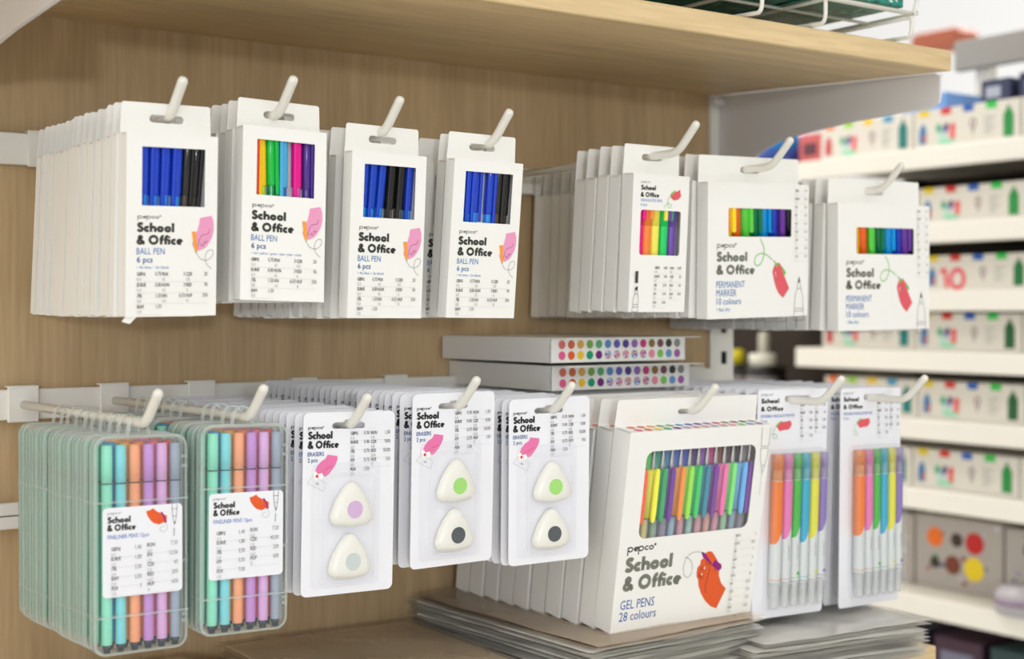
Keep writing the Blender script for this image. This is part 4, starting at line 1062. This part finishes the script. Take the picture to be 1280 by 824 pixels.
# ================================================================= BOTTOM SHELF: FLAT PLASTIC PACKS
PLW = mat('crinkled clear bag', srgb(244, 226, 200), .16, alpha=.45, spec=.7)
PLW2 = mat('crinkled clear bag bright', srgb(238, 237, 230), .15, alpha=.72, spec=.8)
def bag_mesh(w, d, th, seed, mt, inner):
    r = random.Random(seed); mb = MB(); nx, ny = 22, 16
    ph = [r.uniform(0, 6.28) for _ in range(8)]
    def h(x, y): return .0011 * math.sin(x * 38 + ph[0] + 2 * math.sin(y * 17 + ph[1])) + .0009 * math.sin(y * 60 + ph[2] + x * 23) + .0006 * math.sin(x * 110 + y * 70 + ph[3])
    for s_, base in ((1, th), (-1, 0)):
        vs = []
        for j in range(ny + 1):
            for i in range(nx + 1):
                x = w * (i / nx - .5); y = d * (j / ny - .5)
                e = min(i, nx - i, j * nx / ny, (ny - j) * nx / ny); t = min(1, .62 + e / 1.5)
                ex = 1 + .012 * math.sin(y * 45 + ph[4]) if i in (0, nx) else 1; ey = 1 + .012 * math.sin(x * 40 + ph[5]) if j in (0, ny) else 1
                z = th * .5 + (base - th * .5) * t + (h(x, y) * (0.2 + .4 * t) if s_ > 0 else 0)
                vs.append((x * ex, y * ey, z))
        fs = [(j * (nx + 1) + i, j * (nx + 1) + i + 1, (j + 1) * (nx + 1) + i + 1, (j + 1) * (nx + 1) + i) for j in range(ny) for i in range(nx)]
        mb.add(vs, fs if s_ > 0 else [f[::-1] for f in fs], mt, True)
    mb.box(-w * .47, w * .47, -d * .46, d * .46, th * .25, th * .55, inner)
    return mb
paper_w = tweak_noise(mat('bagged kraft paper', srgb(246, 222, 184), .6), 14, .15)
paper_g = tweak_noise(mat('bagged grey prints', srgb(206, 200, 192), .6), 18, .3)
paper_b = tweak_noise(mat('bagged brown print', srgb(140, 116, 94), .6), 12, .3)
paper_l = tweak_noise(mat('bagged pale sheets', srgb(246, 244, 238), .6), 22, .06)
def bag_stack(x, y, w, d, n, th, yaw, mt, inner, label, top_inner=None, spread=.006, seed=1):
    r = random.Random(seed); z = .9712
    protos = [bag_mesh(w, d, th, seed * 10 + q, mt, inner) for q in range(3)]
    datas = [p.build('bagged_paper_pack') for p in protos]
    for i in range(n):
        src = datas[i % 3]
        o = src if i < 3 else src.copy()
        if i >= 3: C.objects.link(o)
        if i == n - 1 and top_inner:
            bpy.data.objects.remove(o); o = bag_mesh(w, d, th, seed * 10 + 7, mt if seed != 3 else PLW, top_inner).build('bagged_paper_pack')
        o.location = (x + r.uniform(-spread, spread), y + r.uniform(-spread, spread) * .6, z + i * (th + .0009)); o.rotation_euler = (0, 0, D(yaw + r.uniform(-1.6, 1.6)))
        pos = 'topmost' if i == n - 1 else ('lowest' if i == 0 else ORD[i] + ' from the bottom')
        tag(o, label % pos, 'plastic pack', 'flat bagged packs on the bottom shelf')
bag_stack(.470, -.180, .17, .29, 5, .0056, 3, PLW, paper_w, 'flat bagged pack below the fineliner cases, %s of pile')
bag_stack(.712, -.165, .23, .32, 5, .0056, -3, PLW, paper_w, 'flat bagged pack below the erasers, %s of pile', seed=2)
bag_stack(.958, -.170, .235, .33, 9, .0058, 1.5, PLW2, paper_l, 'flat bagged pack below the gel pens, %s of pile', seed=3, spread=.005, top_inner=paper_b)
bag_stack(1.176, -.215, .235, .32, 6, .0054, -6, PLW2, paper_l, 'flat bagged pack at the bottom shelf end, %s of pile', seed=4, spread=.008, top_inner=paper_g)

# ================================================================= TOP SHELF: WIRE BASKET AND BOOKS
def ztop(y): return 1.6618 + y / .3822 * .0195
bt = thing('wire_basket', (1.14, -.38, ztop(-.38)))
def wire(pts, r=.0022, n=5):
    mb = MB(); mb.tube([(p[0] - 1.14, p[1] + .38, p[2] - ztop(-.38)) for p in (sm(pts, n) if n else pts)], r, M['hook'], n=10); return mb
zb = ztop(-.38)
for x in (1.005, 1.095, 1.2285):
    wire([(x, -.350, zb + .0046), (x, -.385, zb + .0030), (x, -.3945, zb + .0030), (x, -.3985, zb + .008), (x, -.399, zb + .022), (x, -.397, zb + .026), (x, -.38, zb + .0265), (x, -.10, zb + .0268)]).build('foot_wire', bt)
wire([(.80, -.399, zb + .0275), (1.232, -.399, zb + .0275)], .0026, 0).build('front_wire', bt)
wire([(.80, -.399, zb + .085), (1.24, -.399, zb + .085)], .0026, 0).build('front_wire', bt)
wire([(1.232, -.399, zb + .0275), (1.236, -.401, zb + .05), (1.24, -.399, zb + .085)], .0022).build('corner_wire', bt)
wire([(1.2285, -.399, zb + .024), (1.2285, -.06, zb + .024)], .0024, 0).build('side_wire', bt)
for y in (-.34, -.28, -.22, -.16, -.10):
    wire([(.80, y, zb + .0265 + (y + .38) * .0), (1.2285, y, zb + .0265 + (y + .38) * .0)], .0018, 0).build('floor_wire', bt)
tag(bt, 'white wire basket standing on the top shelf', 'basket')
teal = tweak_noise(mat('teal patterned cover', srgb(0, 124, 108), .35), 90, .75, detail=2)
dark = tweak_noise(mat('grey page block', srgb(150, 146, 140), .7), 60, .25, 40, 1, 1)
def book(x0, x1, y0, y1, z, th, cover, label):
    t = thing('notebook', ((x0 + x1) / 2, (y0 + y1) / 2, z)); hw = (x1 - x0) / 2; hd = (y1 - y0) / 2
    mb = MB(); mb.bbox(-hw, hw, -hd, hd, 0, .0018, cover, .0005); mb.bbox(-hw, hw, -hd, hd, th - .0018, th, cover, .0005)
    mb.bbox(-hw, -hw + .002, -hd, hd, .0005, th - .0005, cover, .0005); mb.build('cover', t)
    # printed leaves: white sprigs across the front edge of the cover
    mb = MB(); mb.box(-hw + .003, hw - .003, -hd + .002, hd - .002, .0018, th - .0018, M['card']); mb.build('page_block', t)
    return tag(t, label, 'notebook', 'notebooks in the wire basket')
def teal_pad(x0, x1, y0, y1, z, h, label):
    t = thing('patterned_pad', ((x0 + x1) / 2, (y0 + y1) / 2, z)); hw = (x1 - x0) / 2; hd = (y1 - y0) / 2
    mb = MB(); mb.bbox(-hw, hw, -hd, hd, 0, h, teal, .001)
    r = random.Random(5)
    for q in range(34):
        cx = r.uniform(-hw + .01, hw - .01); cz = r.uniform(.006, h - .006); a = r.uniform(0, 3)
        pts = [(cx + math.cos(a) * s_ * .006, cz + math.sin(a) * s_ * .006 + .002 * math.sin(s_ * 3)) for s_ in (-1, -.4, .2, .7, 1)]
        mb.ribbon(sm(pts, 4), .0016, M['white'], -hd - .0002)
    for q in range(60):
        cx = r.uniform(-hw + .008, hw - .008); cy = r.uniform(-hd + .008, hd - .008); a = r.uniform(0, 3)
        pts = [(cx + math.cos(a) * s_ * .007, cy + math.sin(a) * s_ * .007 + .002 * math.sin(s_ * 3)) for s_ in (-1, -.4, .2, .7, 1)]
        P = sm(pts, 3)
        mb.add([(p[0], p[1], -.0002) for p in P] + [(p[0] + .0012, p[1] + .0008, -.0002) for p in P], [(i, i + 1, len(P) + i + 1, len(P) + i) for i in range(len(P) - 1)], M['white'])
    mb.build('patterned_cover', t)
    mb = MB(); mb.box(-hw + .003, hw - .003, -hd + .003, hd - .003, h, h + .003, M['card']); mb.build('page_block', t)
    return tag(t, label, 'pad', 'pads in the wire basket')
teal_pad(1.105, 1.224, -.392, -.10, zb + .0345, .034, 'teal pad with white leaf pattern at the right end of the wire basket')
teal_pad(.985, 1.098, -.390, -.10, zb + .0345, .034, 'teal patterned pad behind the middle foot of the wire basket')
t = thing('grey_notebook_stack', (.87, -.3, zb + .0415))
bpy.data.objects.remove(t)
mb = MB(); mb.bbox(-.085, .085, -.085, .085, 0, .03, dark, .002)
tag(mb.build('grey_notebook', None, (.89, -.295, zb + .0345)), 'grey notebook in the wire basket, left of the teal pads', 'notebook')

# ================================================================= BACKGROUND AISLE
BX = 2.4
cream = tweak_noise(mat('cream shelf enamel', srgb(235, 231, 219), .4), 3, .03)
dkb = tweak_noise(mat('dark brown back panel', srgb(44, 32, 20), .8), 5, .2)
mb = MB(); mb.box(2.80, 2.83, -1.9, .88, .0, 1.80, dkb); tag(mb.build('gondola_back_panel'), 'dark back panel behind the paint boxes across the aisle', 'back panel')
SH = [(1.690, 'topmost'), (1.5345, 'second'), (1.3945, 'third'), (1.2690, 'fourth'), (1.1270, 'fifth'), (.9815, 'sixth'), (.7580, 'lowest')]
names = ['topmost of the cream shelves', 'second cream shelf from the top', 'third cream shelf from the top', 'fourth cream shelf from the top', 'fifth cream shelf from the top', 'sixth cream shelf from the top', 'lowest cream shelf in view']
for i, (z, nm) in enumerate(SH):
    y1 = .88 if i in (0, 3) else (.88)
    mb = MB(); mb.bbox(BX, BX + .40, -1.9, y1, z - .022, z, cream, .003); mb.bbox(BX - .012, BX + .004, -1.9, y1, z - .043, z + .0, cream, .003)
    tag(mb.build('aisle_shelf'), '%s across the aisle, holding paint sets' % names[i], 'shelf', 'shelves across the aisle')
def paint_set(y, z, w, h, variant, label, group):
    """white carton printed with coloured tabs, pictures and text; front faces -x; local x runs along -y"""
    t = thing('paint_set_box', (BX + .025, y, z), (0, 0, -PI / 2))
    mb = MB(); mb.bbox(-w / 2, w / 2, 0, .16, 0, h, M['bgcarton'], .0012)
    F = Face(mb, w, h); W = w * 1000; H = h * 1000
    cols = [(224, 196, 20), (206, 48, 36), (36, 92, 176), (40, 190, 74)] if variant != 3 else [(236, 110, 40), (150, 210, 60), (236, 196, 30), (60, 150, 190)]
    for q, c in enumerate(cols):
        u = W * (.05 + .215 * q); F.fill([(u, 0), (u + W * .10, 0), (u + W * .10, H * .17), (u, H * .17)], inkc(*c))
    # small bottle picture
    F.fill([(W * .075, H * .36), (W * .105, H * .36), (W * .125, H * .55), (W * .125, H * .86), (W * .05, H * .86), (W * .05, H * .55)], inkc(60, 120, 170) if variant != 3 else inkc(196, 60, 80))
    F.fill(ell(W * .108, H * .72, W * .016, H * .12), inkc(190, 90, 70))
    if variant == 2:
        r10 = inkc(226, 70, 88)
        F.line([(W * .235, H * .94), (W * .215, H * .42), (W * .165, H * .46)], W * .034, r10, False)
        F.line(ell(W * .335, H * .68, W * .062, H * .26, 24), W * .036, r10, True, True)
    else:
        F.fill(ell(W * .32, H * .84, W * .085, H * .08), inkc(150, 214, 180))
        for du, dv, c in ((-.075, .5, (60, 170, 110)), (-.03, .58, (150, 160, 200)), (.0, .50, (90, 60, 100)), (.035, .62, (210, 190, 200)), (.062, .52, (226, 70, 70)), (.06, .70, (230, 100, 90)), (-.05, .70, (180, 220, 200))):
            F.fill(ell(W * (.32 + du), H * dv, W * .026, H * .12, 14), inkc(*c))
    F.line(ell(W * .575, H * .48, W * .022, H * .11, 16), W * .012, inkc(130, 96, 106), True, True)
    F.line([(W * .575, H * .6), (W * .575, H * .75)], W * .012, inkc(150, 120, 126), False)
    for q in range(6): F.line([(W * .68, H * (.36 + .08 * q)), (W * (.78 - .02 * (q % 3)), H * (.36 + .08 * q))], H * .028, M['ink_l'], False)
    g = [(30, 140, 60), (20, 90, 40), (20, 110, 50), (10, 120, 116)][variant]
    F.fill([(W * .885, H * .22), (W * .90, H * .10), (W * .915, H * .22), (W * .945, H * .36), (W * .945, H * .90), (W * .855, H * .90), (W * .855, H * .36)], inkc(*g))
    mb.build('carton', t)
    return tag(t, label, 'paint set', group)
G7 = 'white paint set boxes across the aisle'
rows = ['topmost', 'second', 'third', 'fourth', 'fifth', 'sixth']
hts = [.082, .074, .072, .078, .078, .080]
shift = [.445, .432, .420, .440, .432, .445]
for ri in range(6):
    for ci in range(3):
        y = shift[ri] + (1 - ci) * .262 - .0 + (-.0)
        var = 2 if (ri == 2 and ci == 1) else (3 if ci == 0 else (1 if ri in (3, 4) else 0))
        posn = ('at the far end', 'in the middle', 'at the near end')[ci]
        paint_set(y, SH[ri][0] + .0005, .258, hts[ri], var, 'white paint set box %s of the %s cream shelf across the aisle' % (posn, rows[ri]), G7)
# lowest shelf: watercolour sets
def watercolour(y, w, h, discs, label):
    t = thing('watercolour_set', (BX + .09, y, SH[6][0] + .0005), (0, 0, -PI / 2))
    mb = MB(); mb.bbox(-w / 2, w / 2, 0, .05, 0, h, mat('printed grey carton', srgb(176, 168, 160), .5), .0015); F = Face(mb, w, h)
    W, H = w * 1000, h * 1000; r = random.Random(int(y * 1000))
    for q in range(14):
        c = r.choice([(150, 60, 60), (60, 90, 130), (90, 160, 120), (200, 80, 80), (70, 60, 70), (200, 200, 210), (120, 130, 190)])
        u, v = r.uniform(8, W - 12), r.uniform(6, H - 10); F.fill(ell(u, v, r.uniform(3, 8), r.uniform(3, 7), 10), inkc(*c))
    for u, v, rr, c in discs: F.fill(ell(u, v, rr, rr, 28), inkc(*c))
    mb.build('carton', t); tag(t, label, 'paint set', 'watercolour sets on the lowest shelf')
watercolour(.509, .221, .155, [(52, 46, 21, (240, 116, 20)), (108, 46, 15, (60, 44, 30)), (153, 48, 23, (196, 24, 24)), (52, 100, 13, (54, 48, 36)), (98, 100, 20, (120, 56, 30)), (152, 102, 25, (240, 210, 20))], 'watercolour set with orange, red, brown and yellow discs on the lowest shelf')
watercolour(.690, .13, .150, [(78, 32, 20, (226, 190, 30)), (78, 80, 12, (120, 60, 50))], 'watercolour set with one yellow disc, partly hidden behind the highlighter card')
watercolour(.285, .215, .150, [(150, 60, 20, (30, 80, 160)), (60, 40, 16, (30, 60, 120)), (150, 110, 16, (220, 170, 30))], 'blue printed paint set at the right edge of the lowest shelf')
mb = MB(); mb.lathe([(.055, 0), (.06, .003), (.06, .040), (.056, .046), (.050, .050), (.05, .052)], mat('grey tin', srgb(176, 172, 176), .35), n=32)
mb.lathe([(.0605, .020), (.0605, .034)], inkc(150, 130, 150), n=32)
tag(mb.build('round_tin', None, (BX + .024, .295, SH[6][0])), 'grey round tin in front of the watercolour sets', 'tin')
# stock beneath the lowest shelf
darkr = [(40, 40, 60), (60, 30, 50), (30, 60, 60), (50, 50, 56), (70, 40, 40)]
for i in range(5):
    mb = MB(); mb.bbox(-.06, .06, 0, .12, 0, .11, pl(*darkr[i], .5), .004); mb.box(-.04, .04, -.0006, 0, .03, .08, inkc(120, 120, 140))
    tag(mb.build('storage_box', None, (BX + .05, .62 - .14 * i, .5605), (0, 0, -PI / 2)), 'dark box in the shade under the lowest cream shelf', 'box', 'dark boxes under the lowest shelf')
mb = MB(); mb.bbox(BX, BX + .40, -1.9, .88, .538, .560, cream, .003); tag(mb.build('aisle_shelf'), 'cream bottom shelf in the dark under the lowest paint sets', 'shelf', 'shelves across the aisle')
# upright end posts of the aisle shelving
for y, lab in ((.86, 'dark upright post at the far end of the cream shelves'), (-1.2, 'dark upright post of the cream shelves, outside the picture')):
    mb = MB(); mb.bbox(2.76, 2.80, y - .02, y + .02, 0, 1.80, dkb, .002); tag(mb.build('shelf_post'), lab, 'post')

# round blue item and neighbours at the far end of the top shelf
t = thing('round_blue_box', (BX + .09, 1.040, 1.655))
mb = MB(); mb.lathe([(.03, 0), (.062, .006), (.085, .03), (.092, .065), (.085, .095), (.06, .12), (.02, .130)], pl(16, 112, 176, .3), n=28); mb.build('body', t)
mb = MB(); mb.lathe([(.0925, .045), (.0938, .060), (.0925, .078)], pl(40, 70, 150, .3), n=28); mb.build('band', t)
tag(t, 'round blue container at the far end of the topmost cream shelf', 'container')
for (dy, z, c, hh, lab) in ((.215, 1.655, (214, 70, 60), .075, 'red carton left of the round blue container'), (.212, 1.7305, (70, 200, 200), .045, 'turquoise carton on top of the red one'), (-.102, 1.6905, (200, 96, 96), .07, 'red and dark carton right of the round blue container')):
    mb = MB(); mb.bbox(-.045, .045, 0, .08, 0, hh, pl(*c, .5), .002); mb.box(-.03, .01, -.0005, 0, hh * .3, hh * .7, inkc(90, 50, 60))
    tag(mb.build('small_carton', None, (BX + .05, .985 + dy, z), (0, 0, -PI / 2)), lab, 'carton')
mb = MB(); mb.bbox(2.42, 2.795, .89, 1.30, 1.633, 1.6545, cream, .003); tag(mb.build('aisle_shelf'), 'short cream shelf beyond the first ones, under the round blue container', 'shelf')
mb = MB(); mb.bbox(2.42, 2.795, .89, 1.9, 1.118, 1.14, dkb, .003); tag(mb.build('aisle_shelf'), 'dark shelf beyond the cream ones, holding black paint jars', 'shelf')
mb = MB(); mb.bbox(2.80, 2.83, .885, 2.4, 0, 1.66, dkb, .003); tag(mb.build('gondola_back_panel'), 'dark back panel behind the black paint jars', 'back panel')
# black jars with pale lids on the far dark shelf
jars = [(1.285, 0, 'leftmost'), (1.185, 1, 'middle'), (1.095, 0, 'rightmost')]
for y, k, lab in jars:
    t = thing('paint_jar', (2.50, y, 1.1405)); mb = MB(); blk = pl(22, 22, 20, .35)
    mb.lathe([(.036, 0), (.040, .004), (.040, .072), (.030, .080)], blk, n=24); mb.lathe([(.0405, .016), (.0405, .052)], inkc(120, 116, 112), n=24); mb.build('jar', t)
    mb = MB(); c = pl(226, 224, 208, .4) if k == 0 else pl(206, 190, 20, .4)
    mb.lathe([(.033, .079), (.033, .104), (.030, .107)] if k == 0 else [(.020, .079), (.02, .112), (.014, .116)], c, n=22); mb.build('lid', t)
    tag(t, '%s of three black paint jars on the dark far shelf' % lab, 'paint jar', 'black paint jars on the far shelf')
mb = MB(); mb.lathe([(.012, 0), (.014, .004), (.014, .075), (.010, .085)], pl(200, 198, 180, .4), n=18)
tag(mb.build('pale_tube', None, (2.47, 1.205, 1.218), (D(0), D(0), 0)), 'pale tube standing among the black paint jars', 'tube')
bpy.data.objects['pale_tube'].location = (2.56, 1.150, 1.1405); 
mb = MB(); mb.bbox(2.52, 2.60, 1.11, 1.19, 1.1405, 1.215, pl(26, 26, 24, .4), .002)
bpy.data.objects['pale_tube'].location = (2.56, 1.15, 1.2155); bpy.data.objects['pale_tube'].rotation_euler = (D(0), 0, 0)
tag(mb.build('black_carton'), 'black carton behind the paint jars, under the pale tube', 'carton')

# things above the topmost aisle shelf and the upper header shelf
mb = MB(); mb.bbox(2.60, 2.625, -1.9, .61, 1.880, 1.945, mat('grey header board', srgb(150, 146, 140), .5), .003); tag(mb.build('header_board'), 'grey header board above the paint sets across the aisle', 'board')  # grey set darker, the board's shade is put into its colour
for y, lab in ((.555, 'white post carrying the grey header board, beyond the shelf end'), (-1.0, 'white post carrying the grey header board, outside the picture')):
    mb = MB(); mb.bbox(2.626, 2.656, y - .018, y + .018, 1.6905, 1.95, cream, .002); tag(mb.build('header_post'), lab, 'post')
for (y, w, z, h, c, lab) in ((.30, .09, SH[0][0] + .083, .055, (34, 44, 76), 'navy carton lying on the topmost paint sets'), (.40, .07, SH[0][0] + .083, .05, (44, 50, 84), 'navy carton beside another on the topmost paint sets'),
                             (.20, .09, SH[0][0] + .083, .085, (30, 30, 32), 'black carton at the right edge above the topmost paint sets'), (.58, .12, SH[0][0] + .083, .04, (110, 160, 226), 'light blue carton on the topmost paint sets, behind the bracket end')):
    mb = MB(); mb.bbox(-w / 2, w / 2, 0, .12, 0, h, pl(*c, .45), .003); mb.box(-w * .3, w * .2, -.0006, 0, h * .25, h * .7, inkc(170, 176, 190))
    tag(mb.build('small_carton', None, (BX + .06, y, z), (0, 0, -PI / 2)), lab, 'carton')
# distant orange-brown beam and bright sign panel
mb = MB(); mb.bbox(4.45, 4.60, 2.03, 2.26, 2.36, 2.43, pl(196, 110, 80, .6), .02); tag(mb.build('ceiling_beam'), 'orange-brown beam hanging in the far distance above the cream shelves', 'beam')
